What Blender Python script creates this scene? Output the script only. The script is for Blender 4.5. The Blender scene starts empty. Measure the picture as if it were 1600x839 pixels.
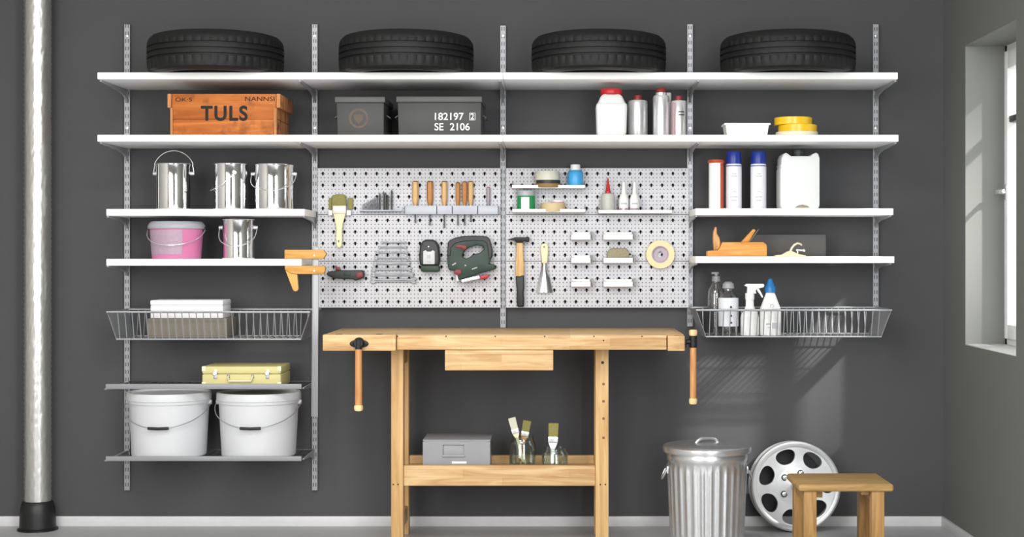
import bpy, bmesh, math, random
from mathutils import Vector, Matrix
random.seed(7)
PI = math.pi
sc = bpy.context.scene
COL = sc.collection
# ---------------------------------------------------------------- camera geometry
D, F, VX, VY, ZC = 6.5, 2379.0, 866.0, 398.0, 1.158   # distance to the wall, focal px, principal point, eye height
def S(d): return F/(D-d)
def X(px, d): return (px-VX)/S(d)
def Z(py, d): return ZC-(py-VY)/S(d)

# ---------------------------------------------------------------- materials
def lin(h):
    h = h.lstrip('#'); v = [int(h[i:i+2], 16)/255 for i in (0, 2, 4)]
    return tuple([(x/12.92 if x <= .04045 else ((x+.055)/1.055)**2.4) for x in v]+[1])
MATS = {}
def base(name):
    m = bpy.data.materials.new(name); m.use_nodes = True
    nt = m.node_tree; b = nt.nodes['Principled BSDF']
    MATS[name] = m
    return m, nt, b
def plain(name, hx, rough=.5, metal=0., var=.06, scale=30., bump=0., spec=.5, **kw):
    m, nt, b = base(name)
    b.inputs['Roughness'].default_value = rough; b.inputs['Metallic'].default_value = metal
    b.inputs['Specular IOR Level'].default_value = spec
    tc = nt.nodes.new('ShaderNodeTexCoord'); n = nt.nodes.new('ShaderNodeTexNoise')
    n.inputs['Scale'].default_value = scale; n.inputs['Detail'].default_value = 4
    nt.links.new(tc.outputs['Object'], n.inputs['Vector'])
    c = lin(hx); r = nt.nodes.new('ShaderNodeMix'); r.data_type = 'RGBA'
    r.inputs[6].default_value = tuple([x*(1-var) for x in c[:3]]+[1]); r.inputs[7].default_value = tuple([min(1, x*(1+var)) for x in c[:3]]+[1])
    nt.links.new(n.outputs['Fac'], r.inputs[0]); nt.links.new(r.outputs[2], b.inputs['Base Color'])
    if bump:
        bp = nt.nodes.new('ShaderNodeBump'); bp.inputs['Strength'].default_value = bump; bp.inputs['Distance'].default_value = .002
        nt.links.new(n.outputs['Fac'], bp.inputs['Height']); nt.links.new(bp.outputs['Normal'], b.inputs['Normal'])
    for k, v in kw.items(): b.inputs[k].default_value = v
    return m
def wood(name, h1, h2, axis='X', scale=1., rough=.5, stave=0., dark=None):
    m, nt, b = base(name); L = nt.links.new; N = nt.nodes.new
    b.inputs['Roughness'].default_value = rough; b.inputs['Specular IOR Level'].default_value = .3
    tc = N('ShaderNodeTexCoord'); mp = N('ShaderNodeMapping'); L(tc.outputs['Object'], mp.inputs[0])
    s = {'X': (2, 22, 22), 'Y': (22, 2, 22), 'Z': (22, 22, 2)}[axis]
    mp.inputs['Scale'].default_value = [v*scale for v in s]
    n = N('ShaderNodeTexNoise'); n.inputs['Scale'].default_value = 1.6; n.inputs['Detail'].default_value = 6; n.inputs['Distortion'].default_value = 1.2
    L(mp.outputs[0], n.inputs['Vector'])
    cr = N('ShaderNodeValToRGB'); cr.color_ramp.elements[0].position = .33; cr.color_ramp.elements[1].position = .66
    cr.color_ramp.elements[0].color = lin(h1); cr.color_ramp.elements[1].color = lin(h2)
    L(n.outputs['Fac'], cr.inputs[0]); out = cr.outputs[0]
    if stave:   # laminated staves of slightly different tone
        br = N('ShaderNodeTexBrick'); br.inputs['Scale'].default_value = 1; br.offset = .37
        br.inputs['Brick Width'].default_value = stave; br.inputs['Row Height'].default_value = .031
        br.inputs['Mortar Size'].default_value = .0004; br.inputs['Color1'].default_value = (1, 1, 1, 1); br.inputs['Color2'].default_value = (.74, .66, .55, 1)
        br.inputs['Mortar'].default_value = (.5, .42, .3, 1); br.inputs['Bias'].default_value = -.2
        mp2 = N('ShaderNodeMapping'); L(tc.outputs['Object'], mp2.inputs[0])
        if axis == 'X': mp2.inputs['Rotation'].default_value = (PI/2, 0, 0)
        if axis == 'Z': mp2.inputs['Rotation'].default_value = (0, PI/2, PI/2)
        L(mp2.outputs[0], br.inputs['Vector'])
        mx = N('ShaderNodeMix'); mx.data_type = 'RGBA'; mx.blend_type = 'MULTIPLY'; mx.inputs[0].default_value = .8
        L(out, mx.inputs[6]); L(br.outputs[0], mx.inputs[7]); out = mx.outputs[2]
    if dark:    # worn stains
        n2 = N('ShaderNodeTexNoise'); n2.inputs['Scale'].default_value = 14; n2.inputs['Detail'].default_value = 5; L(tc.outputs['Object'], n2.inputs['Vector'])
        c2 = N('ShaderNodeValToRGB'); c2.color_ramp.elements[0].position = .55; c2.color_ramp.elements[1].position = .72
        L(n2.outputs['Fac'], c2.inputs[0])
        mx = N('ShaderNodeMix'); mx.data_type = 'RGBA'; L(c2.outputs[0], mx.inputs[0]); L(out, mx.inputs[6]); mx.inputs[7].default_value = lin(dark); out = mx.outputs[2]
    L(out, b.inputs['Base Color'])
    return m
def glass(name, hx='#ffffff', rough=0., ior=1.45, alpha=1.):
    m, nt, b = base(name)
    b.inputs['Base Color'].default_value = lin(hx); b.inputs['Transmission Weight'].default_value = 1; b.inputs['Roughness'].default_value = rough
    b.inputs['IOR'].default_value = ior
    return m

M_wall = plain('wall_paint', '#4e4e50', .75, var=.03, scale=3, spec=.25)
M_wallr = plain('side_wall_paint', '#6a6b67', .8, var=.03, scale=3, spec=.25)
M_floor = plain('floor_screed', '#aeafb1', .42, var=.07, scale=5, spec=.4)
M_ceil = plain('ceiling_paint', '#e8e6e0', .9)
M_side = plain('left_wall_paint', '#c8c6c0', .9)
M_base = plain('baseboard_paint', '#d6d6d6', .45)
M_shelf = plain('white_board', '#f6f6f3', .45, var=.01)
M_grey = plain('grey_lacquer', '#8b8c8f', .4, var=.02)
M_bracket = plain('bracket_metal', '#a9abad', .4, .35, var=.04)
M_galv = plain('galvanised', '#d6d7d8', .27, .82, var=.10, scale=60)
M_wire = plain('wire_grey', '#a6a8ab', .35, .55, var=.05)
M_rubber = plain('tyre_rubber', '#131314', .6, var=.15, scale=25, spec=.35)
M_chrome = plain('tinplate', '#f4f4f4', .07, 1., var=.02)
M_steel = plain('tool_steel', '#77787b', .3, .7, var=.1, scale=60)
M_steeld = plain('dark_steel', '#50524f', .4, .8, var=.1)
M_bright = plain('bright_steel', '#dedfe0', .25, .7, var=.04)
M_black = plain('black_plastic', '#161617', .45, var=.1)
M_iron = plain('black_iron', '#1a1a1b', .5, .3, var=.1)
M_red = plain('red_plastic', '#b81f28', .4, var=.04)
M_dred = plain('dark_red_plastic', '#7d2228', .45, var=.06)
M_blue = plain('blue_cap', '#17318f', .35, var=.04)
M_lblue = plain('light_blue', '#3fa3dc', .35, var=.05)
M_cblue = plain('cyan_blue_cap', '#1c6fae', .4, var=.05)
M_white = plain('white_plastic', '#e8e8e6', .4, var=.015)
M_milky = plain('milky_plastic', '#dcdedc', .4, var=.02, **{'Subsurface Weight': 0.0})
M_bucket = plain('bucket_white', '#cfd0d3', .42, var=.012)
M_mgrey = plain('box_grey', '#3e3e3d', .55, .15, var=.1, scale=18)
M_mgreyl = plain('box_lid_grey', '#4d4e4d', .5, .2, var=.08, scale=18)
M_emb = plain('emblem_brown', '#5d5248', .7, var=.35, scale=70)
M_stencil = plain('stencil_white', '#eeeeea', .7, var=.04)
M_ink = plain('black_ink', '#1d1712', .8, var=.2, scale=60)
M_crate = wood('crate_orange', '#a4561f', '#c87838', 'X', .9, .65, dark='#8a4a22')
M_crated = wood('crate_edge', '#8f5a33', '#c98a58', 'Z', 1.2, .7, dark='#6b3c20')
M_beech = wood('beech', '#bb9160', '#dcbd8e', 'X', 1, .5, stave=.42)
M_beechv = wood('beech_upright', '#b98f5b', '#d5b27e', 'Z', .8, .5)
M_beechd = wood('beech_handle', '#b67d4a', '#cd9762', 'Z', 1.5, .4)
M_plug = plain('plug_wood', '#7d5027', .5)
M_ball = wood('beech_knob', '#dcb87f', '#efd3a0', 'Z', 1.5, .45)
M_stool = wood('stool_wood', '#9a7a4a', '#c09c66', 'X', 1.3, .5)
M_stoolv = wood('stool_leg_wood', '#936f40', '#b98f58', 'Z', 1.3, .5)
M_clamp = wood('clamp_hornbeam', '#c08a42', '#dba85e', 'X', 1.6, .5)
M_clampl = wood('clamp_lever', '#d2994a', '#e5b76c', 'Z', 1.6, .5)
M_plane = wood('plane_wood', '#c98236', '#e2a558', 'X', 1.3, .45)
M_planed = wood('plane_horn', '#8f5a2a', '#d8a468', 'Z', 1.6, .4)
M_handle = wood('handle_wood', '#c29a62', '#e0bd88', 'Z', 2, .4)
M_handle2 = wood('handle_wood_dark', '#a06a34', '#c88e52', 'Z', 2, .4)
M_cream = plain('cream_lacquer', '#e8dcb0', .4, var=.04)
M_olive = plain('olive_bristle', '#8b854f', .9, var=.25, scale=150)
M_pale = plain('pale_bristle', '#d6d6bf', .9, var=.15, scale=150)
M_yellow = plain('yellow_case', '#cfc588', .5, var=.05, scale=12)
M_yellowt = plain('yellow_case_edge', '#dedbb8', .45, var=.04)
M_yroll = plain('yellow_tape', '#e9bd1f', .3, var=.06)
M_croll = plain('cream_tape', '#e7e0c4', .4, var=.04)
M_tape = plain('masking_tape', '#e3d7a8', .6, var=.04)
M_core = plain('tape_core', '#b9a9b4', .7, var=.05)
M_tan = plain('tan_tape', '#cbb78d', .55, var=.05)
M_pink = plain('pink_plastic', '#cf78a4', .35, var=.04)
M_pinkl = plain('pink_label', '#ab93a4', .45, var=.14, scale=90)
M_glid = plain('grey_clear_lid', '#a6a8ad', .35, var=.05)
M_green = plain('tool_green', '#1c3527', .5, var=.1)
M_gdark = plain('tool_dark', '#2a2c2d', .5, var=.1)
M_jgreen = plain('jar_green', '#1d8a4d', .4, var=.08)
M_taupe = plain('taupe_card', '#7d766c', .8, var=.05)
M_card = plain('white_card', '#efefef', .7, var=.02)
M_dgreybox = plain('dark_grey_card', '#565553', .8, var=.05)
M_gbottle = plain('grey_bottle', '#b9bab2', .4, var=.04)
M_sponge = plain('jute_mesh', '#989078', .95, var=.4, scale=220, bump=.6)
def thin_clear(name, tint, edge):
    m, nt, b = base(name); nt.nodes.remove(b); N = nt.nodes.new; L = nt.links.new
    tr = N('ShaderNodeBsdfTransparent'); tr.inputs[0].default_value = lin(tint); gl = N('ShaderNodeBsdfGlossy'); gl.inputs['Roughness'].default_value = .04
    lw = N('ShaderNodeLayerWeight'); lw.inputs[0].default_value = edge; ad = N('ShaderNodeMath'); ad.operation = 'MULTIPLY_ADD'; ad.inputs[1].default_value = .8; ad.inputs[2].default_value = .07; ad.use_clamp = True
    L(lw.outputs['Facing'], ad.inputs[0]); mx = N('ShaderNodeMixShader')
    L(ad.outputs[0], mx.inputs[0]); L(tr.outputs[0], mx.inputs[1]); L(gl.outputs[0], mx.inputs[2]); L(mx.outputs[0], nt.nodes['Material Output'].inputs[0])
    return m
M_clear = thin_clear('clear_glass', '#f2f8f6', .22)
M_pet = thin_clear('clear_plastic', '#f4f5f6', .2)
def clear_pane(name):
    m, nt, b = base(name); nt.nodes.remove(b); N = nt.nodes.new; L = nt.links.new
    tr = N('ShaderNodeBsdfTransparent'); gl = N('ShaderNodeBsdfGlossy'); gl.inputs['Roughness'].default_value = .02
    mx = N('ShaderNodeMixShader'); mx.inputs[0].default_value = .06
    L(tr.outputs[0], mx.inputs[1]); L(gl.outputs[0], mx.inputs[2]); L(mx.outputs[0], nt.nodes['Material Output'].inputs[0])
    return m
M_pane = clear_pane('window_glass')
M_frost = plain('grey_translucent_plastic', '#a6a7ab', .3, var=.06, **{'Transmission Weight': .25})
M_rail = plain('rail_white', '#bfc5cf', .3, var=.02, **{'Transmission Weight': .15})
M_frame = plain('window_white', '#f0f0ee', .4)
M_alu = plain('crinkled_alu', '#cfcfcb', .3, .85, var=.1, scale=40, bump=.0)
M_label = plain('label_white', '#e0e2e7', .5, var=.01)
M_lgrey = plain('label_grey', '#b4b6ba', .5, var=.15, scale=200)
M_dot = plain('label_dot', '#17171a', .6)
M_knife = plain('knife_steel', '#c2c3c5', .22, 1., var=.03)
M_alloy = plain('alloy_silver', '#c8cacc', .36, .4, var=.03)
M_brass = plain('brass_lever', '#d9d2b0', .3, .4, var=.05)
M_orange = plain('orange_red', '#b84a28', .45, var=.08)
M_pinklab = plain('pinkish_silver', '#b89aa0', .35, .4, var=.06)
M_silverlab = plain('silver_print', '#c3c4c5', .3, .6, var=.14, scale=70)
M_brown = plain('brown_disc', '#8d6a3a', .6, var=.1)

def peg_material():
    m, nt, b = base('perforated_sheet'); N = nt.nodes.new; L = nt.links.new
    b.inputs['Roughness'].default_value = .4
    tc = N('ShaderNodeTexCoord'); sx = N('ShaderNodeSeparateXYZ'); L(tc.outputs['Object'], sx.inputs[0])
    def math_(op, a, bb=None):
        n = N('ShaderNodeMath'); n.operation = op
        for i, v in enumerate((a, bb)):
            if v is None: continue
            if isinstance(v, (int, float)): n.inputs[i].default_value = v
            else: L(v, n.inputs[i])
        return n.outputs[0]
    fx = math_('SUBTRACT', math_('FRACT', math_('DIVIDE', math_('ADD', sx.outputs[0], 10*PW), PW/PNX/3)), .5)
    fz = math_('SUBTRACT', math_('FRACT', math_('DIVIDE', math_('ADD', sx.outputs[2], 10*PH), PH/PNZ/3)), .5)
    r2 = math_('ADD', math_('MULTIPLY', fx, fx), math_('MULTIPLY', fz, fz))
    hole = math_('LESS_THAN', r2, .034)
    mx = N('ShaderNodeMix'); mx.data_type = 'RGBA'; L(hole, mx.inputs[0])
    mx.inputs[6].default_value = lin('#c4c4c9'); mx.inputs[7].default_value = lin('#77777b'); L(mx.outputs[2], b.inputs['Base Color'])
    return m
def slot_material():
    m, nt, b = base('slotted_upright'); N = nt.nodes.new; L = nt.links.new
    b.inputs['Roughness'].default_value = .38; b.inputs['Metallic'].default_value = .4
    tc = N('ShaderNodeTexCoord'); sx = N('ShaderNodeSeparateXYZ'); L(tc.outputs['Object'], sx.inputs[0])
    def math_(op, a, bb=None):
        n = N('ShaderNodeMath'); n.operation = op
        for i, v in enumerate((a, bb)):
            if v is None: continue
            if isinstance(v, (int, float)): n.inputs[i].default_value = v
            else: L(v, n.inputs[i])
        return n.outputs[0]
    ax = math_('SUBTRACT', math_('ABSOLUTE', sx.outputs[0]), .0052)
    inx = math_('LESS_THAN', math_('ABSOLUTE', ax), .0022)
    inz = math_('LESS_THAN', math_('FRACT', math_('DIVIDE', math_('ADD', sx.outputs[2], 10.), .032)), .5)
    f = math_('MULTIPLY', inx, inz)
    mx = N('ShaderNodeMix'); mx.data_type = 'RGBA'; L(f, mx.inputs[0])
    mx.inputs[6].default_value = lin('#96979a'); mx.inputs[7].default_value = lin('#55565a'); L(mx.outputs[2], b.inputs['Base Color'])
    return m

# ---------------------------------------------------------------- mesh building
def sharp(me_bm, ang=38):
    for f in me_bm.faces: f.smooth = True
    for e in me_bm.edges:
        if len(e.link_faces) == 2 and e.calc_face_angle(0) > math.radians(ang): e.smooth = False
class MB:
    def __init__(s): s.bm = bmesh.new()
    def merge(s, b2, mtx=None):
        if mtx is not None: bmesh.ops.transform(b2, matrix=mtx, verts=b2.verts)
        me = bpy.data.meshes.new('tmp'); b2.to_mesh(me); b2.free(); s.bm.from_mesh(me); bpy.data.meshes.remove(me); return s
    def box(s, x0, x1, y0, y1, z0, z1, bev=0., seg=2, mtx=None):
        b = bmesh.new(); bmesh.ops.create_cube(b, size=1)
        bmesh.ops.scale(b, vec=(abs(x1-x0), abs(y1-y0), abs(z1-z0)), verts=b.verts)
        bmesh.ops.translate(b, vec=((x0+x1)/2, (y0+y1)/2, (z0+z1)/2), verts=b.verts)
        if bev: bmesh.ops.bevel(b, geom=list(b.edges), offset=bev, segments=seg, affect='EDGES', profile=.5)
        return s.merge(b, mtx)
    def taper(s, bot, top, z0, z1, bev=0., seg=2):   # bot/top = (x0,x1,y0,y1)
        b = bmesh.new()
        v = [b.verts.new((x, y, z)) for (r, z) in ((bot, z0), (top, z1)) for (x, y) in ((r[0], r[2]), (r[1], r[2]), (r[1], r[3]), (r[0], r[3]))]
        for q in ((3, 2, 1, 0), (4, 5, 6, 7), (0, 1, 5, 4), (1, 2, 6, 5), (2, 3, 7, 6), (3, 0, 4, 7)): b.faces.new([v[i] for i in q])
        if bev: bmesh.ops.bevel(b, geom=list(b.edges), offset=bev, segments=seg, affect='EDGES', profile=.5)
        return s.merge(b)
    def lathe(s, prof, n=48, c=(0, 0, 0), axis='Z', fn=None):
        b = bmesh.new(); rings = []
        for (r, z) in prof:
            if r < 1e-6: rings.append([b.verts.new((0, 0, z))])
            else: rings.append([b.verts.new(((r*(fn(i/n, r, z) if fn else 1))*math.cos(2*PI*i/n), (r*(fn(i/n, r, z) if fn else 1))*math.sin(2*PI*i/n), z)) for i in range(n)])
        for a, q in zip(rings, rings[1:]):
            for i in range(n):
                j = (i+1) % n
                if len(a) == 1 and len(q) == 1: continue
                if len(a) == 1: b.faces.new((a[0], q[j], q[i])) if False else b.faces.new((a[0], q[i], q[j]))
                elif len(q) == 1: b.faces.new((a[i], a[j], q[0]))
                else: b.faces.new((a[i], a[j], q[j], q[i]))
        bmesh.ops.recalc_face_normals(b, faces=b.faces)
        m = Matrix.Translation(c)
        if axis == 'Y': m = m @ Matrix.Rotation(PI/2, 4, 'X')     # +z of the profile points to -y (towards the viewer)
        if axis == 'X': m = m @ Matrix.Rotation(PI/2, 4, 'Y')
        return s.merge(b, m)
    def cyl(s, p0, p1, r0, r1=None, n=20, bev=0.):
        r1 = r0 if r1 is None else r1; p0 = Vector(p0); p1 = Vector(p1); h = (p1-p0).length
        prof = [(0, 0), (r0-bev, 0), (r0, bev), (r1, h-bev), (r1-bev, h), (0, h)] if bev else [(0, 0), (r0, 0), (r1, h), (0, h)]
        b = MB(); b.lathe(prof, n); q = Vector((0, 0, 1)).rotation_difference((p1-p0).normalized()).to_matrix().to_4x4()
        return s.merge(b.bm, Matrix.Translation(p0) @ q)
    def tube(s, path, r, n=8, closed=False):
        b = bmesh.new(); P = [Vector(p) for p in path]; N = len(P); rings = []; up = None
        for i, p in enumerate(P):
            a = P[(i-1) % N] if (closed or i > 0) else p; c = P[(i+1) % N] if (closed or i < N-1) else p
            t = (c-a).normalized()
            if up is None: up = t.orthogonal().normalized()
            up = (up-t*up.dot(t)).normalized() if (up-t*up.dot(t)).length > 1e-5 else t.orthogonal().normalized()
            w = t.cross(up)
            rr = r(i/(N-1)) if callable(r) else r
            rings.append([b.verts.new(p+(up*math.cos(2*PI*k/n)+w*math.sin(2*PI*k/n))*rr) for k in range(n)])
        prs = list(zip(rings, rings[1:]))
        if closed:
            # align the seam
            a, q = rings[-1], rings[0]; k0 = min(range(n), key=lambda k: (q[k].co-a[0].co).length)
            rings0 = q[k0:]+q[:k0]; prs.append((a, rings0))
        for a, q in prs:
            for k in range(n): b.faces.new((a[k], a[(k+1) % n], q[(k+1) % n], q[k]))
        if not closed: b.faces.new(rings[0][::-1]); b.faces.new(rings[-1])
        bmesh.ops.recalc_face_normals(b, faces=b.faces)
        return s.merge(b)
    def prism(s, pts, a0, a1, plane='XZ', bev=0., holes=(), seg=2):
        """outline extruded; plane XZ extrudes along y, YZ along x, XY along z"""
        b = bmesh.new()
        def P(u, v, a): return {'XZ': (u, a, v), 'YZ': (a, u, v), 'XY': (u, v, a)}[plane]
        loops = [list(pts)]+[list(h) for h in holes]; es = []; 
        for lp in loops:
            vs = [b.verts.new(P(u, v, a0)) for u, v in lp]
            for i in range(len(vs)): es.append(b.edges.new((vs[i], vs[(i+1) % len(vs)])))
        if holes:
            bmesh.ops.triangle_fill(b, edges=es, use_beauty=True, use_dissolve=False)
        else: b.faces.new(list(b.verts))
        r = bmesh.ops.extrude_face_region(b, geom=list(b.faces))
        d = Vector(P(0, 0, a1))-Vector(P(0, 0, a0))
        bmesh.ops.translate(b, vec=d, verts=[g for g in r['geom'] if isinstance(g, bmesh.types.BMVert)])
        bmesh.ops.recalc_face_normals(b, faces=b.faces)
        if bev:
            ed = [e for e in b.edges if len(e.link_faces) == 2 and e.calc_face_angle(0) > .9]
            bmesh.ops.bevel(b, geom=ed, offset=bev, segments=seg, affect='EDGES', profile=.5, clamp_overlap=True)
        return s.merge(b)
    def ball(s, c, r, sc3=(1, 1, 1), n=16):
        b = bmesh.new(); bmesh.ops.create_uvsphere(b, u_segments=n, v_segments=max(6, n//2), radius=r)
        bmesh.ops.scale(b, vec=sc3, verts=b.verts); bmesh.ops.translate(b, vec=c, verts=b.verts); return s.merge(b)
    def xf(s, m): bmesh.ops.transform(s.bm, matrix=m, verts=s.bm.verts); return s
    def build(s, name, mat, parent=None, label=None, loc=None, ang=38):
        sharp(s.bm, ang); me = bpy.data.meshes.new(name); s.bm.to_mesh(me); s.bm.free()
        me.materials.append(mat); o = bpy.data.objects.new(name, me); COL.objects.link(o)
        if parent is not None: o.parent = parent
        if loc is not None: o.location = loc
        if label: o['label'] = label
        return o
def tag(o, label, cat, group=None, kind=None):
    o['label'] = label; o['category'] = cat
    if group: o['group'] = group
    if kind: o['kind'] = kind
    return o
def thing(name, label, cat, loc, group=None, rz=0.):
    o = bpy.data.objects.new(name, None); o.empty_display_size = .05; COL.objects.link(o)
    o.location = loc; o.rotation_euler = (0, 0, rz); return tag(o, label, cat, group)
def struct(name, mb, mat, parent=None, loc=None):
    o = mb.build(name, mat, parent, loc=loc)
    if parent is None: o['kind'] = 'structure'
    return o
def dup(root, loc=None, rz=None, label=None, group=None):
    r = root.copy(); COL.objects.link(r)
    if loc is not None: r.location = loc
    if rz is not None: r.rotation_euler = (0, 0, rz)
    if label: r['label'] = label
    if group: r['group'] = group
    for ch in list(root.children):
        c = ch.copy(); COL.objects.link(c); c.parent = r
        for g in list(ch.children):
            q = g.copy(); COL.objects.link(q); q.parent = c
    return r
class Q:   # pixel <-> local metres around (cx, by) at depth d
    def __init__(s, cx, by, d): s.cx, s.by, s.d = cx, by, d; s.k = S(d)
    def x(s, px): return (px-s.cx)/s.k
    def z(s, py): return (s.by-py)/s.k
    def m(s, n): return n/s.k
    def p(s, pts): return [(s.x(a), s.z(b)) for a, b in pts]
    def loc(s): return (X(s.cx, s.d), -s.d, Z(s.by, s.d))
def lettering(body, parent, mat, w, h, loc, name='lettering', bold=.0, depth=.0006, label=None, space=1.):
    cu = bpy.data.curves.new('txt', 'FONT'); cu.body = body; cu.size = 1; cu.offset = bold; cu.space_character = space
    cu.align_x = 'CENTER'; cu.align_y = 'CENTER'; cu.extrude = .02
    o = bpy.data.objects.new('txt', cu); COL.objects.link(o)
    dg = bpy.context.evaluated_depsgraph_get(); dg.update()
    me = bpy.data.meshes.new_from_object(o.evaluated_get(dg)); bpy.data.objects.remove(o); bpy.data.curves.remove(cu)
    xs = [v.co.x for v in me.vertices]; ys = [v.co.y for v in me.vertices]
    cx, cy = (min(xs)+max(xs))/2, (min(ys)+max(ys))/2; sx = w/(max(xs)-min(xs)); sy = h/(max(ys)-min(ys))
    for v in me.vertices:
        x, y, z = v.co; v.co = ((x-cx)*sx, -z/.02*depth, (y-cy)*sy)
    me.materials.clear(); me.materials.append(mat)
    t = bpy.data.objects.new(name, me); COL.objects.link(t); t.parent = parent; t.location = loc
    if label: t['label'] = label
    return t
def arc(c, rx, rz, a0, a1, n=24, y=0.): return [(c[0]+rx*math.cos(a0+(a1-a0)*i/n), y, c[1]+rz*math.sin(a0+(a1-a0)*i/n)) for i in range(n+1)]

# ================================================================= SETTING
XW = (1474-VX)/366.0          # right wall plane
YF = -8.2
struct('floor', MB().box(-3.6, XW+.3, YF-.2, .15, -.12, 0), M_floor)
struct('wall_back', MB().box(-3.6, XW+.3, 0, .15, 0, 2.7), M_wall)
W0, W1, ZS, ZT = -1.026, -.344, .792, 2.004     # window opening: near jamb y, far jamb y, sill, head
wr = MB(); wr.box(XW, XW+.3, YF, 0, 0, ZS); wr.box(XW, XW+.3, YF, 0, ZT, 2.7); wr.box(XW, XW+.3, W1, 0, ZS, ZT); wr.box(XW, XW+.3, YF, W0, ZS, ZT)
struct('wall_right', wr, M_wallr)
struct('wall_left', MB().box(-3.6, -3.45, YF, 0, 0, 2.7), M_side)
struct('wall_front', MB().box(-3.6, XW+.3, YF-.15, YF, 0, 2.7), M_side)
struct('ceiling', MB().box(-3.6, XW+.3, YF-.2, .15, 2.7, 2.82), M_ceil)
struct('baseboard_back', MB().box(-3.45, XW, -.013, 0, 0, .043, .002), M_base)
struct('baseboard_right', MB().box(XW-.013, XW, YF, -.013, 0, .043, .002), M_base)
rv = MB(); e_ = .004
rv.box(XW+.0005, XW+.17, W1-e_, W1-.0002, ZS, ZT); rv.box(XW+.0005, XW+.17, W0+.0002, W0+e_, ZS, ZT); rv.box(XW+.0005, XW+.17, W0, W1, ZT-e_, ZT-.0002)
struct('added_lining_1', rv, plain('reveal_brightened', '#7d7f7b', .7, var=.03, scale=3))  # added reveal lining, its grey lightened so the sunlit jamb strip looks brighter
# window: frame, sash, panes, handle
XG = 1.822
win = bpy.data.objects.new('window_1', None); COL.objects.link(win); win.location = (XG, (W0+W1)/2, ZS); win['kind'] = 'structure'
hw = (W1-W0)/2; hh = ZT-ZS
f = MB()
for y in (-hw, hw-.03): f.box(0, .07, y, y+.03, 0, hh, .003)
f.box(0, .07, -hw, hw, 0, .03, .003); f.box(0, .07, -hw, hw, hh-.03, hh, .003); fr = f.build('window_frame', M_frame, win)
def sash(y0, y1):
    g = MB(); w = .042
    g.box(-.012, .045, y0, y0+w, .03, hh-.03, .003); g.box(-.012, .045, y1-w, y1, .03, hh-.03, .003)
    g.box(-.012, .045, y0+w, y1-w, .03, .03+w+.015, .003); g.box(-.012, .045, y0+w, y1-w, hh-.03-w-.03, hh-.03, .003)
    so = g.build('window_sash', M_frame, win)
    MB().box(.012, .018, y0+w-.004, y1-w+.004, .07, hh-.09).build('pane', M_pane, so)
    MB().box(-.004, .03, y0+w-.004, y1-w+.004, 1.70-ZS-.013, 1.70-ZS+.013, .003).build('muntin', M_gdark, so)
sash(-hw+.03, -.001); sash(.001, hw-.03)
hd = MB(); hd.cyl((-.012, 0, 0), (-.05, 0, 0), .009, n=14); hd.box(-.054, -.042, -.09, .009, -.009, .009, .004); hd.box(-.016, -.011, -.014, .014, -.03, .03, .004)
hd.build('window_handle', M_bright, win, loc=(0, hw-.052, Z(312, .40)-ZS+.03))
MB().box(-.16, .0, -hw, hw, 0, .006, .002).build('window_sill', M_base, win)

# ================================================================= UPRIGHTS
ST_PX = [199, 492, 786, 1078, 1368]; ST_X = [X(p, .015) for p in ST_PX]
ST_B = [766, 766, 512, 510, 524]
SLOT = None
PW, PH, PNX, PNZ = 0.778, 0.1965, 17, 4
M_slot = slot_material(); M_peg = peg_material()
where = ['at the far left end of the shelving', 'just left of the perforated boards', 'running between the two perforated boards', 'just right of the perforated boards', 'at the far right end of the shelving']
for i, x in enumerate(ST_X):
    zt, zb = Z(38 if i != 2 else 40, .02), Z(ST_B[i], .02)
    t = thing('shelf_upright', f'slim grey slotted metal wall upright {where[i]}', 'upright', (x, 0, zb), 'slotted wall uprights')
    m = MB(); m.prism([(-.0115, 0), (-.0115, -.02), (.0115, -.02), (.0115, 0), (.0095, 0), (.0095, -.018), (-.0095, -.018), (-.0095, 0)], 0, zt-zb, 'XY')
    m.build('channel', M_slot, t)
    for py in (56, 200):
        zz = Z(py, .02)-zb
        MB().lathe([(.0, .0), (.006, 0), (.005, .0025), (0, .003)], 12, (0, -.02, zz), 'Y').build('screw', M_bright, t)

# ================================================================= SHELVES
DB = .03
def shelf(pxl, pxr, z1, z0, d, label, mat=M_shelf, group='white wall shelves', bev=.002, xl=None, xr=None):
    a = X(pxl, d) if xl is None else xl; b = X(pxr, d) if xr is None else xr
    o = MB().box(-(b-a)/2, (b-a)/2, -d, -DB, 0, z1-z0, bev).build('wall_shelf', mat, loc=((a+b)/2, 0, z0))
    return tag(o, label, 'shelf', group)
D1, D3, DG = .43, .335, .365
ZL1, ZL2 = Z(113, D1), Z(210.5, D1)
ZL3, ZR3 = Z(326.5, D3), Z(325.5, D3)
ZL4, ZR4 = Z(404.5, D3), Z(400.5, D3)
TH = .0275
XM = X(786, D1)
shelf(152, 786, ZL1, ZL1-TH, D1, 'long white shelf board, topmost level, left half carrying two tyres', xr=XM-.0008)
shelf(786, 1403, ZL1, ZL1-TH, D1, 'long white shelf board, topmost level, right half carrying two tyres', xl=XM+.0008)
shelf(152, 786, ZL2, ZL2-TH, D1, 'long white shelf board under the orange crate and grey metal boxes', xr=XM-.0008)
shelf(786, 1404, ZL2, ZL2-TH, D1, 'long white shelf board under the red-capped jug and yellow rolls', xl=XM+.0008)
XLE, XRB = X(496, 0), X(1075.5, 0)
shelf(166, 486, ZL3, ZL3-TH, D3, 'short white shelf holding three shiny paint cans', xr=XLE)
shelf(166, 480, ZL4, ZL4-TH, D3, 'short white shelf holding pink bucket, gripped by the wooden clamp', xr=XLE-.012)
shelf(1085, 1396, ZR3, ZR3-TH, D3, 'short white shelf holding blue-capped spray cans and a canister', xl=XRB)
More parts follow.
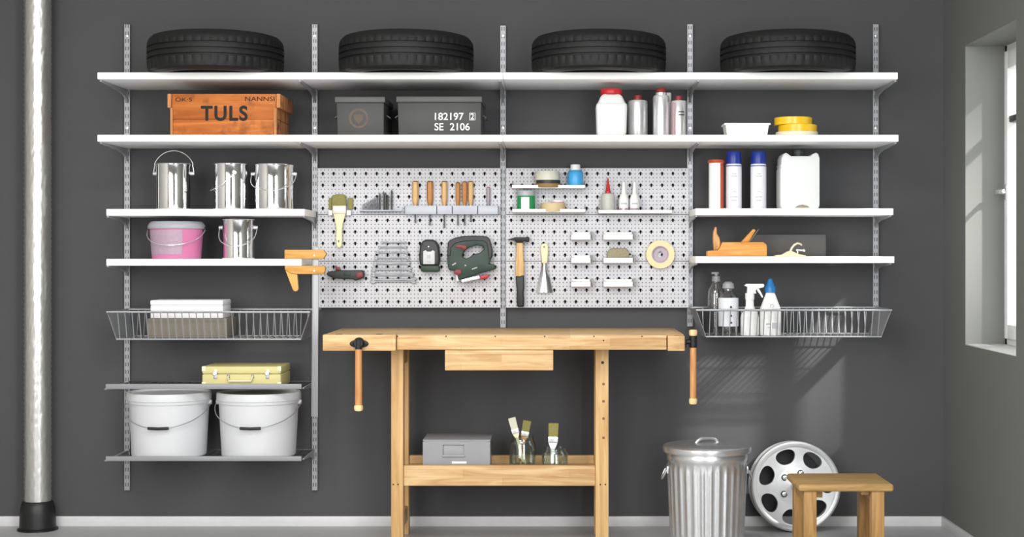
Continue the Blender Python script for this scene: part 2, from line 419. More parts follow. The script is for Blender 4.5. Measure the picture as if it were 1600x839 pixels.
shelf(1087, 1397.5, ZR4, ZR4-TH, D3, 'short white shelf holding the wooden hand plane', xl=XRB)
def tray_shelf(z1, z0, label):
    a, b = X(165, DG), X(471, DG); w = (b-a)/2; h = z1-z0
    t = thing('wire_shelf', label, 'shelf', ((a+b)/2, 0, z0), 'grey metal wire shelves')
    MB().box(-w, w, -DG, -DG+.012, 0, h, .002).build('front_rail', M_grey, t)
    MB().box(-w, w, -DB-.004, -DB, .001, .006, .001).build('back_rail', M_steeld, t)
    r = MB(); n = 22
    for i in range(n):
        x = -w+.012+(2*w-.024)*i/(n-1); r.tube([(x, -DG+.008, .0015), (x, -DB-.002, .0015)], .0014, 6)
    r.build('wire_deck', M_steeld, t)
    return t
ZG1t, ZG1 = Z(600, DG), Z(608, DG); ZG2t, ZG2 = Z(713, DG), Z(720.5, DG)
tray_shelf(ZG1t, ZG1, 'narrow grey wire shelf with the yellow case on it')
tray_shelf(ZG2t, ZG2, 'narrow grey wire shelf with two white buckets, lowest of all')

def bracket(x, ztop, dep, label, w=.010, h=.052):
    o = MB(); dep -= .035
    pts = [(-.0205, 0), (-dep, 0), (-dep, -.006), (-dep*.72, -.012), (-dep*.42, -.016), (-dep*.2, -.026), (-.040, -h*.75), (-.030, -h), (-.0205, -h)]
    o.prism(pts, -w/2, w/2, 'YZ', .0015, seg=1)
    ob = o.build('shelf_bracket', M_bracket, loc=(x, 0, ztop)); return tag(ob, label, 'bracket', 'shelf brackets on the uprights')
upn = ['far left upright', 'second upright', 'middle upright', 'fourth upright', 'far right upright']
for i, x in enumerate(ST_X):
    bracket(x, ZL1-TH, D1, f'grey shelf bracket beneath the top shelf on the {upn[i]}')
    bracket(x, ZL2-TH, D1, f'grey shelf bracket beneath the second level of shelves on the {upn[i]}')
for i, (za, nm) in {0: (ZL3, 'three paint cans'), 1: (ZL3, 'three paint cans')}.items():
    bracket(ST_X[i], ZL3-TH, D3, f'grey bracket beneath the shelf of three paint cans, on {upn[i]}', h=.045)
    bracket(ST_X[i], ZL4-TH, D3-(.06 if i else 0), f'grey bracket beneath the pink bucket shelf, on {upn[i]}', h=.045)
for i in (3, 4):
    bracket(ST_X[i], ZR3-TH, D3, f'grey bracket beneath the spray can shelf, on {upn[i]}', h=.045)
    bracket(ST_X[i], ZR4-TH, D3, f'grey bracket beneath the hand plane shelf, on {upn[i]}', h=.045)
bracket(ST_X[0], ZG1, DG, 'grey bracket beneath the yellow case shelf, on the far left upright', h=.04)
bracket(ST_X[0], ZG2, DG, 'grey bracket beneath the white bucket shelf, on the far left upright', h=.04)
bracket(ST_X[1]-.006, ZG1, DG-.05, 'grey bracket beneath the yellow case shelf, beside the second upright', w=.008, h=.04)
bracket(ST_X[1]-.006, ZG2, DG-.05, 'grey bracket beneath the white bucket shelf, beside the second upright', w=.008, h=.04)

# ================================================================= PERFORATED BOARDS
DP = .038      # front face of the boards
def peg_panel():
    b = bmesh.new(); cw, ch = PW/PNX, PH/PNZ
    sq = []; hole = []
    for k in range(16):
        a = k*PI/8; c, s_ = math.cos(a), math.sin(a); q = max(abs(c), abs(s_)); sq.append((c/q*cw/2, s_/q*ch/2))
        if s_ >= -.35: hole.append((.0052*c, .0030+.0052*s_))
        else: hole.append((.0048*c, .0012-.0095*(abs(s_)-.35)/.65))
    for i in range(PNX):
        for j in range(PNZ):
            cx, cz = -PW/2+(i+.5)*cw, (j+.5)*ch
            o = [b.verts.new((cx+u, 0, cz+v)) for u, v in sq]; h = [b.verts.new((cx+u, 0, cz+v)) for u, v in hole]
            for k in range(16):
                l = (k+1) % 16; b.faces.new((o[k], h[k], h[l], o[l]))
    bmesh.ops.remove_doubles(b, verts=b.verts, dist=1e-5)
    m = MB(); m.merge(b); return m
pm = peg_panel(); bmesh.ops.recalc_face_normals(pm.bm, faces=pm.bm.faces)
r = bmesh.ops.extrude_face_region(pm.bm, geom=list(pm.bm.faces))
bmesh.ops.translate(pm.bm, vec=(0, .0015, 0), verts=[g for g in r['geom'] if isinstance(g, bmesh.types.BMVert)])
bmesh.ops.recalc_face_normals(pm.bm, faces=pm.bm.faces)
for x in (-PW/2, PW/2-.0015): pm.box(x, x+.0015, .0, .016, 0, PH)
for z in (0, PH-.0015): pm.box(-PW/2, PW/2, .0, .016, z, z+.0015)
PXC = [X((496.5+782)/2, DP), X((791+1076)/2, DP)]
PZB = [Z(480.7-72.9*k, DP) for k in range(3)]
rown = ['lowest of three', 'middle of three', 'topmost of three']
coln = ['in the stack beside the wooden clamp', 'in the stack holding hammer and masking tape']
p0 = None
for ci in range(2):
    for k in range(3):
        lb = f'light grey perforated board, {rown[k]} {coln[ci]}'
        if p0 is None: p0 = tag(pm.build('perforated_board', M_peg, loc=(PXC[ci], -DP, PZB[k])), lb, 'pegboard', 'perforated wall boards')
        else:
            q = p0.copy(); COL.objects.link(q); q.location = (PXC[ci], -DP, PZB[k]); q['label'] = lb

# ================================================================= TYRES
def tyre():
    R, H = .274, .158
    prof = [(.185, .006), (.205, .0), (.232, .0), (.258, .004), (.267, .012), (.2710, .024), (.272, .036)]
    for zc in (.056, .079, .102): prof += [(.2735, zc-.0045), (.2660, zc-.003), (.2660, zc+.003), (.2735, zc+.0045)]
    prof += [(.272, .118), (.2705, .128), (.264, .140), (.252, .152), (.232, .158), (.205, .158), (.185, .152), (.18, .14), (.205, .12), (.215, .079), (.205, .038), (.18, .018), (.185, .006)]
    n = 192
    def fn(u, r, z):
        k = int(round(u*n)) % n
        if r > .2685 and (z < .052 or z > .106): return .988 if k % 4 < 1 else 1.0
        if r > .2725: return .995 if k % 8 == 3 else 1.
        return 1.
    return MB().lathe(prof, n, fn=fn)
tx = [337.5, 635, 935.5, 1230.5]
tl = ['black tyre lying flat on the top shelf above the orange crate', 'black tyre lying flat on the top shelf above the grey metal boxes',
      'black tyre lying flat on the top shelf above the white red-capped jug', 'black tyre lying flat on the top shelf above the yellow rolls']
t0 = tyre().build('car_tyre', M_rubber, loc=(X(tx[0], .31), -.31, ZL1), ang=25); tag(t0, tl[0], 'tyre', 'tyres on the top shelf')
for k in range(1, 4):
    q = t0.copy(); COL.objects.link(q); q.location = (X(tx[k], .31), -.31, ZL1); q.rotation_euler = (0, 0, k*1.3); q['label'] = tl[k]

# ================================================================= SECOND LEVEL
def on(px, d, z): return (X(px, d), -d, z)
# orange crate
def crate():
    d = .36; q = Q(347, 209, d); h = Z(147, .40)-ZL2; xl, xr = X(268, .41)-X(347, d), X(432, .41)-X(347, d)
    t = thing('wooden_crate', 'worn orange wooden crate lettered TULS on the second shelf', 'crate', on(347, d, ZL2))
    yf, yb = -.05, .25; T = .012
    MB().box(xl+.004, xr-.004, yf, yf+T, .004, h*.385, .002).build('front_board', M_crate, t)
    MB().box(xl+.002, xr-.002, yf, yf+T, h*.39, h*.998, .002).build('front_board', M_crate, t)
    MB().box(xl+.004, xr-.004, yb-T, yb, .004, h*.385, .002).build('back_board', M_crate, t)
    MB().box(xl+.002, xr-.002, yb-T, yb, h*.39, h*.998, .002).build('back_board', M_crate, t)
    for x in (xl, xr-T):
        MB().box(x, x+T, yf+T, yb-T, .004, h*.39, .002).build('end_board', M_crated, t)
        MB().box(x, x+T, yf+T, yb-T, h*.40, h*.99, .002).build('end_board', M_crated, t)
    for x0, x1 in ((xl-.016, xl), (xr, xr+.016)): MB().box(x0, x1, yf-.004, yb, h*.66, h, .003).build('handle_batten', M_crated, t)
    MB().box(xl+.002, xr-.002, yf+.002, yb-.002, 0, .010, .002).build('bottom_board', M_crated, t)
    MB().box(xl-.004, xl+.006, yf-.006, yf, .0, h*.66, .002).build('corner_strip', M_crated, t)
    MB().box(xr-.012, xr+.002, yf-.006, yf, .0, h*.66, .002).build('corner_strip', M_crated, t)
    k = S(.41); lx = lambda a: X(a, .41)-X(347, d); lz = lambda b: Z(b, .41)-ZL2
    lettering('TULS', t, M_ink, 73/k, 24/k, (lx(350.5), yf-.001, lz(177)), bold=.03, space=1.15)
    lettering('NANNSI', t, M_ink, 46/k, 7/k, (lx(406), yf-.001, lz(154.5)))
    lettering('OK·S', t, M_ink, 26/k, 6/k, (lx(287), yf-.001, lz(155.5)))
crate()
# grey metal boxes
def metal_box(x0, x1, lx0, lx1, ytop, label):
    df = .40; c = (x0+x1)/2; d = .30; t = thing('metal_box', label, 'metal box', on(c, d, ZL2), 'grey metal boxes on the second shelf')
    fx = lambda a: X(a, df)-X(c, d); h = Z(ytop, df)-ZL2; lid = 9.5/S(df)
    a, b = fx(x0), fx(x1); yf, yb = -.10, .20
    MB().taper((a+.004, b-.001, yf+.002, yb-.002), (a, b, yf, yb), 0, h-lid, .004).build('box_body', M_mgrey, t)
    MB().box(fx(lx0), fx(lx1), yf-.004, yb+.004, h-lid, h, .004).build('lid', M_mgreyl, t)
    for s in (a-.003, b+.003): MB().tube([(s, -.03, h*.55), (s+(.012 if s > 0 else -.012), -.03, h*.5), (s+(.012 if s > 0 else -.012), .09, h*.5), (s, .09, h*.55)], .003).build('side_handle', M_mgreyl, t)
    return t, fx, (lambda y: Z(y, df)-ZL2), yf, S(df)
t, fx, fz, yf, k = metal_box(525.5, 600, 523, 602, 151, 'smaller dark grey metal box with faded round emblem on front')
em = MB(); em.lathe([(13*.9/k, 0), (15.5/k, 0), (15.5/k, .0006), (13*.9/k, .0006), (13*.9/k, 0)], 40, (fx(560.5), yf-.0002, fz(185)), 'Y')
em.prism([(fx(560.5)+a/k, fz(185)+b/k) for a, b in ((-8, 6), (8, 6), (7, -2), (0, -9), (-7, -2))], yf-.0008, yf, 'XZ')
em.build('emblem', M_emb, t)

t, fx, fz, yf, k = metal_box(621, 752, 619, 753.5, 150.5, 'wider dark grey metal box stencilled 182197 and SE 2106')
lettering('182197', t, M_stencil, 45/k, 11.5/k, (fx(702), yf-.001, fz(182)), bold=.012)
lettering('SE', t, M_stencil, 14/k, 11.5/k, (fx(686), yf-.001, fz(198)), bold=.012)
lettering('2106', t, M_stencil, 31/k, 11.5/k, (fx(718.5), yf-.001, fz(198)), bold=.012)
lettering('2', t, M_stencil, 5.5/k, 9/k, (fx(738), yf-.001, fz(182)), bold=.012)
bo = MB()
for a, b, c_, d_ in ((733.5, 734.3, 176.5, 188), (742, 742.8, 176.5, 188), (733.5, 742.8, 176.5, 177.2), (733.5, 742.8, 187.3, 188)): bo.box(fx(a), fx(b), yf-.0012, yf, fz(d_), fz(c_))
bo.build('stencil_frame', M_stencil, t)

# bottles and cans with lathe bodies
def bottle(name, label, cat, px, d, z, r, h, prof, mat, parts=(), group=None, n=40):
    t = thing(name, label, cat, on(px, d, z), group)
    MB().lathe([(a*r, b*h) for a, b in prof], n).build('body', mat, t)
    for (nm, pf, m) in parts: MB().lathe([(a*r, b*h) for a, b in pf], n).build(nm, m, t)
    return t
# white jug with red cap
d = .30; k = S(.34); h = Z(139, d)-ZL2
t = thing('plastic_jug', 'white square plastic jug with red cap on the second shelf', 'jug', on(955, d, ZL2)); w = 24.5/k
j = MB(); j.taper((-w*.94, w*.94, -.06, .06), (-w, w, -.064, .064), 0, h*.70, .016, 4)
j.taper((-w, w, -.064, .064), (-w*.62, w*.62, -.042, .042), h*.60, h*.885, .016, 4); j.build('jug_body', M_milky, t)
cp = MB(); cp.lathe([(0, h*.87), (w*.66, h*.87), (w*.70, h*.89), (w*.70, h*.975), (w*.64, h), (0, h)], 40, fn=lambda u, r, z: 1-.012*(int(u*40) % 2)); cp.build('cap', M_red, t)
# silver cans
h = Z(149, .28)-ZL2
bottle('solvent_can', 'round silver can with small dark red cap beside the white jug', 'can', 996.5, .28, ZL2, 15.5/S(.28), h,
       [(0, 0), (.96, 0), (1, .02), (1, .82), (.93, .87), (.5, .89), (0, .89)], M_silverlab, [('cap', [(0, .88), (.42, .88), (.42, .97), (.36, 1), (0, 1)], M_dred)], 'silver cans on the second shelf')
h = Z(137.5, .30)-ZL2
bottle('solvent_can', 'tallest silver can with stepped neck and dark red cap', 'can', 1033, .30, ZL2, 13/S(.30), h,
       [(0, 0), (.97, 0), (1, .02), (1, .80), (.9, .84), (.68, .85), (.68, .9), (0, .9)], M_bright, [('cap', [(0, .885), (.60, .885), (.60, .975), (.5, 1), (0, 1)], M_dred)], 'silver cans on the second shelf')
h = Z(150, .30)-ZL2
t = bottle('solvent_can', 'silver and pink can with dark red cap beside the fourth upright', 'can', 1060.5, .30, ZL2, 12.5/S(.30), h,
       [(0, 0), (.97, 0), (1, .02), (1, .85), (.9, .88), (.5, .89), (0, .89)], M_bright, [('cap', [(0, .88), (.46, .88), (.46, .97), (.4, 1), (0, 1)], M_dred)], 'silver cans on the second shelf')
lb = MB(); R = 12.65/S(.30)
vs = [(R*math.cos(a), R*math.sin(a)) for a in [math.radians(195+i*6) for i in range(9)]]
lb.prism(vs+[(x*.97, y*.97) for x, y in vs[::-1]], .004, h*.84, 'XY'); lb.build('label', M_pinklab, t, 'pinkish label')
db = MB()
for zc in (.60, .53):
    vs = [(R*math.cos(a), R*math.sin(a)) for a in [math.radians(260+i*6) for i in range(9)]]
    db.prism(vs+[(x*.97, y*.97) for x, y in vs[::-1]], h*(zc-.012), h*(zc+.012), 'XY')
db.build('label_band', M_dot, t)
h = Z(145, .17)-ZL2
bottle('slim_bottle', 'slim white bottle standing behind and between two silver cans', 'bottle', 1044.5, .17, ZL2, 6/S(.17), h,
       [(0, 0), (.95, 0), (1, .02), (1, .70), (.62, .80), (.62, .86), (0, .86)], M_white, [('cap', [(0, .85), (.72, .85), (.75, .97), (.6, 1), (0, 1)], M_white)])
# white tub
q = Q(1165, 209, .32); h = Z(193.5, .34)-ZL2
t = thing('plastic_tub', 'shallow white rectangular plastic tub beside the yellow rolls', 'tub', on(1165, .32, ZL2)); m = MB()
b = bmesh.new()
def ring(w, dd, z): return [b.verts.new((sx*w, sy*dd, z)) for sx, sy in ((-1, -1), (1, -1), (1, 1), (-1, 1))]
wb, wt = q.m(31), q.m(34)
rs = [ring(wb, .05, 0), ring(wt-.002, .055, h*.84), ring(wt+.004, .060, h*.86), ring(wt+.004, .060, h), ring(wt-.004, .052, h), ring(wb-.004, .046, .003)]
b.faces.new(rs[0][::-1]); b.faces.new(rs[-1])
for a, c in zip(rs, rs[1:]):
    for i in range(4): b.faces.new((a[i], a[(i+1) % 4], c[(i+1) % 4], c[i]))
m.merge(b); m.build('tub_body', M_white, t)
# yellow rolls
def roll(px0, px1, z, h, label, mat, d=.32, ratio=.62, grp='tape rolls stacked on the second shelf'):
    t = thing('tape_roll', label, 'tape roll', on((px0+px1)/2, d, z), grp); R = (px1-px0)/2/S(d)
    MB().lathe([(R*ratio, 0), (R-.001, 0), (R, .001), (R, h-.001), (R-.001, h), (R*ratio, h), (R*ratio, 0)], 48).build('tape', mat, t)
    MB().lathe([(R*ratio-.004, .001), (R*ratio, .001), (R*ratio, h-.001), (R*ratio-.004, h-.001), (R*ratio-.004, .001)], 40).build('core', M_card, t)
k = S(.32)
roll(1212, 1277.5, ZL2, 7/k, 'cream tape roll at the bottom of the yellow stack', M_croll)
roll(1216, 1276, ZL2+7/k, 11/k, 'yellow tape roll in the middle of the stack', M_yroll)
roll(1210, 1268.5, ZL2+18/k, 11.5/k, 'yellow tape roll on top of the stack', M_yroll)

# ================================================================= THIRD LEVEL LEFT: paint cans
def paint_can(px0, px1, ytop, d, z, label, mode, rot=0., earpx=None):
    c = (px0+px1)/2; R = (px1-px0)/2/S(d)*.985; h = Z(ytop, d)-z
    t = thing('paint_can', label, 'paint can', on(c, d, z), 'shiny metal paint cans', rot)
    MB().lathe([(0, .002), (R*.93, .002), (R*.97, 0), (R, .004), (R*.985, .008), (R*.985, h-.010), (R, h-.007), (R*1.005, h-.003), (R*.98, h), (R*.93, h), (R*.90, h-.006), (0, h-.006)], 96).build('can_body', M_chrome, t, ang=25)
    ze = h*.79; re = R*1.02
    for s in (-1, 1):
        e = MB(); e.cyl((s*R*.97, 0, ze), (s*(R+.014), 0, ze), .008, .007, 16, .001); e.build('ear', M_bright, t)
    RX = R+.011
    if mode == 'up':
        pts = [(RX*1.0*math.cos(a), -.0, ze+math.sin(a)*(Z(235.5, d)-z-ze)) for a in [PI*i/28 for i in range(29)]]
        pts = [(x*1.06 if 3 < i < 25 else x, y, zz) for i, (x, y, zz) in enumerate(pts)]
    else:
        drop = {'down': .072, 'down2': .078}[mode]
        pts = [(RX*math.cos(a)*(1+.08*math.sin(2*a)**2), -(R+.008)*math.sin(a)*1.04, ze-drop*math.sin(a)**.8) for a in [PI*i/28 for i in range(29)]]
    MB().tube(pts, .0019, 8).build('bail_handle', M_bright, t)
    return t
paint_can(244, 299, 256, .22, ZL3, 'shiny paint can with its wire handle standing upright', 'up')
paint_can(333, 389, 256, .22, ZL3, 'shiny paint can in the middle of three, handle turned to the side', 'down', math.radians(-68))
paint_can(397, 459, 257, .22, ZL3, 'shiny paint can beside the second upright, wire handle hanging in front', 'down')
paint_can(347, 398, 342.5, .22, ZL4, 'shiny paint can on the lower shelf beside the pink bucket', 'down2')
# pink bucket
d = .21; k = S(d); c = 276; h = Z(346, d)-ZL4; Rb, Rt = 37.5/k, 42.5/k
t = thing('plastic_bucket', 'pink translucent plastic bucket with grey lid on the lower left shelf', 'bucket', on(c, d, ZL4))
MB().lathe([(0, 0), (Rb-.003, 0), (Rb, .004), (Rt-.004, h*.80), (Rt-.001, h*.82), (0, h*.82)], 72).build('bucket_body', M_pink, t)
vs = [(math.cos(a), math.sin(a)) for a in [math.radians(206+i*6) for i in range(16)]]
lb = MB(); b = bmesh.new(); r0 = [b.verts.new((x*(Rb+.0032), y*(Rb+.0032), h*.12)) for x, y in vs]; r1 = [b.verts.new((x*(Rt-.0028), y*(Rt-.0028), h*.76)) for x, y in vs]
r2 = [b.verts.new((x*(Rb-.004), y*(Rb-.004), h*.12)) for x, y in vs]; r3 = [b.verts.new((x*(Rt-.010), y*(Rt-.010), h*.76)) for x, y in vs]
for i in range(15): b.faces.new((r0[i], r0[i+1], r1[i+1], r1[i])); b.faces.new((r2[i], r3[i], r3[i+1], r2[i+1])); b.faces.new((r1[i], r1[i+1], r3[i+1], r3[i])); b.faces.new((r0[i], r2[i], r2[i+1], r0[i+1]))
b.faces.new((r0[0], r1[0], r3[0], r2[0])); b.faces.new((r0[15], r2[15], r3[15], r1[15]))
lb.merge(b); lb.build('label', M_pinkl, t, 'pale printed label')
MB().lathe([(0, h*.80), (Rt+.002, h*.80), (Rt+.004, h*.82), (Rt+.004, h*.88), (Rt-.002, h*.94), (Rt-.008, h*.985), (Rt-.014, h), (Rt-.022, h), (Rt-.026, h*.985), (0, h*.985)], 72).build('lid', M_glid, t)
pts = [((Rt+.006)*math.cos(a), -(Rt+.006)*math.sin(a), h*.80-.068*math.sin(a)**.8) for a in [PI*i/28 for i in range(29)]]
MB().tube(pts, .0017, 8).build('bail_handle', M_bright, t)
for s in (-1, 1): MB().cyl((s*(Rt-.006), 0, h*.80), (s*(Rt+.009), 0, h*.80), .009, n=14, bev=.001).build('ear', M_gdark, t)

# ================================================================= wooden cam clamp on the shelf end
d = .322; q = Q(480, 405, d)
t = thing('wooden_clamp', 'wooden cam clamp with long flat steel bar gripping the shelf end', 'clamp', q.loc())
u = lambda L: [(430+a/6.452, 360+b/6.452) for a, b in L]
y0, y1 = -.016, .016
zs1, zs0 = ZL4-Z(405, d), ZL4-TH-Z(405, d)
def clampz(pts, lo=None, hi=None): return [(x, (max(z, lo) if lo is not None else z) if hi is None else min(z, hi)) for x, z in pts]
up = q.p(u([(100, 195), (490, 195), (522, 235), (490, 292), (345, 292), (325, 290), (100, 290)]))
MB().prism(clampz(up, lo=zs1), y0, y1, 'XZ', .003).build('upper_jaw', M_clamp, t)
lo = q.p(u([(102, 350), (500, 350), (512, 385), (495, 440), (215, 440), (160, 430), (102, 395)]))
MB().prism(clampz(lo, hi=zs0), y0, y1, 'XZ', .003).build('lower_jaw', M_clamp, t)
MB().prism(q.p(u([(104, 398), (165, 432), (225, 440), (238, 590), (222, 612), (198, 616), (180, 598)])), y0+.006, y1-.006, 'XZ', .004).build('cam_lever', M_clampl, t)
MB().prism(q.p([(488.5, 386), (498, 386), (497, 652), (486.5, 650.5)]), -.004, .004, 'XZ', .001).build('clamp_bar', plain('bar_steel', '#929396', .4, .45, var=.03), t)
for a, b in ((492, 399), (492, 423)): MB().lathe([(0, 0), (.003, 0), (.003, .002), (0, .002)], 10, (q.x(a), y0, q.z(b)), 'Y').build('rivet', M_bright, t)

# ================================================================= wire baskets
def basket(pl, pr, yt, bl, br, yb, label, N=27, db_=.30):
    dt = .335; c = (pl+pr)/2; x0 = X(c, dt); zt, zb = Z(yt, dt), Z(yb, db_)
    t = thing('wire_basket', label, 'basket', (x0, 0, zb), 'wire baskets on the uprights')
    a, b = X(pl, dt)-x0, X(pr, dt)-x0; e, g = X(bl, db_)-x0, X(br, db_)-x0; H = zt-zb; yb_, yf = -.024, -dt; ybf, ybb = -db_, -.05
    MB().tube([(a, yf, H), (b, yf, H), (b, yb_, H), (a, yb_, H)], .0046, 10, True).build('rim_wire', M_wire, t)
    MB().tube([(e, ybf, 0), (g, ybf, 0), (g, ybb, 0), (e, ybb, 0)], .0034, 10, True).build('base_wire', M_wire, t)
    w = MB()
    for i in range(1, N):
        f_ = (i-.5)/(N-1); xt = xb = e+(g-e)*f_
        w.tube([(xt, yf, H), (xb, ybf, 0), (xb, ybb, 0), (xt, yb_, H)], .0022, 6)
    for yy in (-.12, -.21): w.tube([(e, yy, -.003), (g, yy, -.003)], .0022, 6)
    w.build('wire_mesh', M_wire, t)
    for (xt, xb) in ((a, e), (b, g)):
        s = MB(); bm = bmesh.new(); th = .0012
        L = [(xt, yf+.003, H), (xt, yb_-.003, H), (xb, ybb, 0), (xb, ybf, 0)]
        A = [bm.verts.new((p[0]-th, p[1], p[2])) for p in L]; B = [bm.verts.new((p[0]+th, p[1], p[2])) for p in L]
        bm.faces.new(A); bm.faces.new(B[::-1])
        for i in range(4): bm.faces.new((A[i], A[(i+1) % 4], B[(i+1) % 4], B[i]))
        bmesh.ops.recalc_face_normals(bm, faces=bm.faces); s.merge(bm); s.build('end_panel', M_grey, t)
    return zb
ZBL = basket(167, 484, 487.5, 182, 470, 530, 'grey wire basket holding the white and taupe boxes')
ZBR = basket(1088, 1393, 484.5, 1103, 1377, 526, 'grey wire basket holding the spray bottle and cleaning bottles')
# boxes in the left basket
d = .20; zf = ZBL+.004; k = S(.27)
h1 = Z(497.5, .27)-zf; tx0, tx1 = X(231, .27), X(355.5, .27)
o = MB().box(-(tx1-tx0)/2, (tx1-tx0)/2, -.075, .10, 0, h1, .002).build('cardboard_box', M_taupe, loc=((tx0+tx1)/2, -d, zf)); tag(o, 'taupe cardboard box lying in the wire basket under the white box', 'box')
tx0, tx1 = X(235.5, .26), X(348.5, .26); h2 = Z(469, .26)-zf-h1
t = thing('white_carton', 'flat white carton lying on the taupe box in the basket', 'carton', ((tx0+tx1)/2, -d, zf+h1)); w = (tx1-tx0)/2
MB().box(-w, w, -.065, .09, 0, h2*.72, .004).build('carton_body', M_card, t); MB().box(-w-.001, w+.001, -.067, .092, h2*.72, h2, .005).build('carton_lid', M_card, t)

# yellow case on the grey shelf
d = .22; df = .30; k = S(df); zf = ZG1+.003
c = 377; t = thing('tool_case', 'small yellow metal carrying case with clasps on the grey shelf', 'case', on(c, d, zf)); fx = lambda a: X(a, df)-X(c, d); fz = lambda b_: Z(b_, df)-zf
xl, xr = fx(315.5), fx(439); hb = fz(572.5); yf, yb = -.08, .14
MB().box(xl, xr, yf, yb, 0, hb*.62, .006, 3).build('case_base', M_yellow, t); MB().box(xl, xr, yf, yb, hb*.63, hb, .006, 3).build('case_lid', M_yellow, t)
for x in (xl, xr):
    s = 1 if x == xl else -1
    for z0, z1 in ((0, hb*.25), (hb*.75, hb)):
        MB().box(x-s*.0012, x+s*.016, yf-.0015, yf+.02, z0-.0 if z0 else .0, z1+(.001 if z0 else 0), .003).build('corner_cap', M_yellowt, t)
for px in (336.5, 418): 
    g = MB(); g.box(fx(px)-.007, fx(px)+.007, yf-.004, yf+.001, hb*.40, hb*.84, .0015); g.cyl((fx(px), yf-.004, hb*.68), (fx(px), yf-.010, hb*.68), .009, n=14, bev=.001); g.build('clasp', M_bright, t)
hx0, hx1 = fx(357), fx(395)
g = MB(); g.tube([(hx0, yf-.002, hb*.52), (hx0, yf-.012, hb*.48), (hx0+.004, yf-.014, hb*.30), (hx1-.004, yf-.014, hb*.30), (hx1, yf-.012, hb*.48), (hx1, yf-.002, hb*.52)], .004, 10); g.build('handle', M_yellowt, t)
for px in (357, 395): MB().box(fx(px)-.005, fx(px)+.005, yf-.004, yf+.001, hb*.44, hb*.60, .001).build('handle_mount', M_steel, t)

# white buckets
def bucket(px, d, z, label):
    t = thing('white_bucket', label, 'bucket', on(px, d, z), 'white buckets on the lowest shelf'); k = S(d)
    h = Z(617, d+.165)-z; Rt, Rb = 64/k, 57/k
    MB().lathe([(0, 0), (Rb-.004, 0), (Rb, .004), (Rt-.007, h*.84), (0, h*.84)], 80).build('bucket_body', M_bucket, t)
    MB().lathe([(0, h*.83), (Rt-.008, h*.83), (Rt-.002, h*.835), (Rt-.001, h*.88), (Rt+.003, h*.885), (Rt+.003, h*.97), (Rt, h), (Rt-.008, h), (Rt-.012, h*.97), (0, h*.965)], 80).build('lid', M_bucket, t)
    ze = h*.835
    for s in (-1, 1): MB().cyl((s*(Rt-.012), 0, ze), (s*(Rt+.007), 0, ze), .011, n=16, bev=.002).build('ear', M_bucket, t)
    R2 = Rt+.006; zl = Z(670, d+.18)-z
    pts = []
    for i in range(41):
        a = PI*i/40; pts.append((R2*math.cos(a)*(1+.05*math.sin(2*a)**2), -(R2+.004)*math.sin(a), ze+(zl-ze)*math.sin(a)**1.15))
    bl = MB().tube(pts, .0019, 8).build('bail_handle', M_wire, t)
    MB().tube([(-.042, -(R2+.004)*.975, zl+.001), (0, -(R2+.005), zl), (.042, -(R2+.004)*.975, zl+.001)], .0062, 10).build('grip', M_black, bl)
bucket(264.5, .186, ZG2+.003, 'white lidded plastic bucket at the far left of the lowest shelf')
bucket(404.5, .186, ZG2+.003, 'white lidded plastic bucket beside the second upright on the lowest shelf')

# ================================================================= RIGHT SHELVES
h = Z(249, .22)-ZR3; d = .22; k = S(d)
t = bottle('cartridge', 'white cartridge tube with orange-red cap on the right shelf', 'cartridge', 1119, d, ZR3, 11.5/k, h,
       [(0, 0), (1, 0), (1, .93), (0, .93)], M_white, [('cap', [(0, .925), (1.05, .925), (1.15, .95), (1.1, .985), (.6, 1), (0, 1)], M_orange)])
R = 11.7/k; vs = [(R*math.cos(a), R*math.sin(a)) for a in [math.radians(-62+i*8) for i in range(12)]]
lb = MB(); lb.prism(vs+[(x*.95, y*.95) for x, y in vs[::-1]], .002, h*.92, 'XY'); lb.build('label_strip', M_orange, t)
def spray(px, label):
    h = Z(237, d)-ZR3
    t = bottle('spray_can', label, 'spray can', px, d, ZR3, 12.3/k, h, [(0, 0), (.95, 0), (1, .015), (1, .765), (.93, .785), (.9, .79), (0, .79)], M_label,
        [('cap', [(0, .785), (.96, .785), (.98, .80), (.93, .97), (.85, 1), (0, 1)], M_blue), ('band', [(.5, .742), (1.012, .742), (1.012, .757), (.5, .757), (.5, .742)], M_blue)], 'white spray cans with blue caps')
    R = 12.4/k
    lb = MB()
    for zz, a0, n_ in ((.60, 250, 6), (.56, 244, 8), (.30, 255, 5), (.2, 240, 9), (.14, 246, 7)):
        vs = [(R*math.cos(a), R*math.sin(a)) for a in [math.radians(a0+i*6) for i in range(n_)]]
        lb.prism(vs+[(x*.96, y*.96) for x, y in vs[::-1]], h*zz, h*(zz+.016), 'XY')
    lb.build('label_print', M_lgrey, t)
spray(1146.5, 'white spray can with dark blue cap beside the cartridge tube')
spray(1185, 'white spray can with dark blue cap beside the white canister')
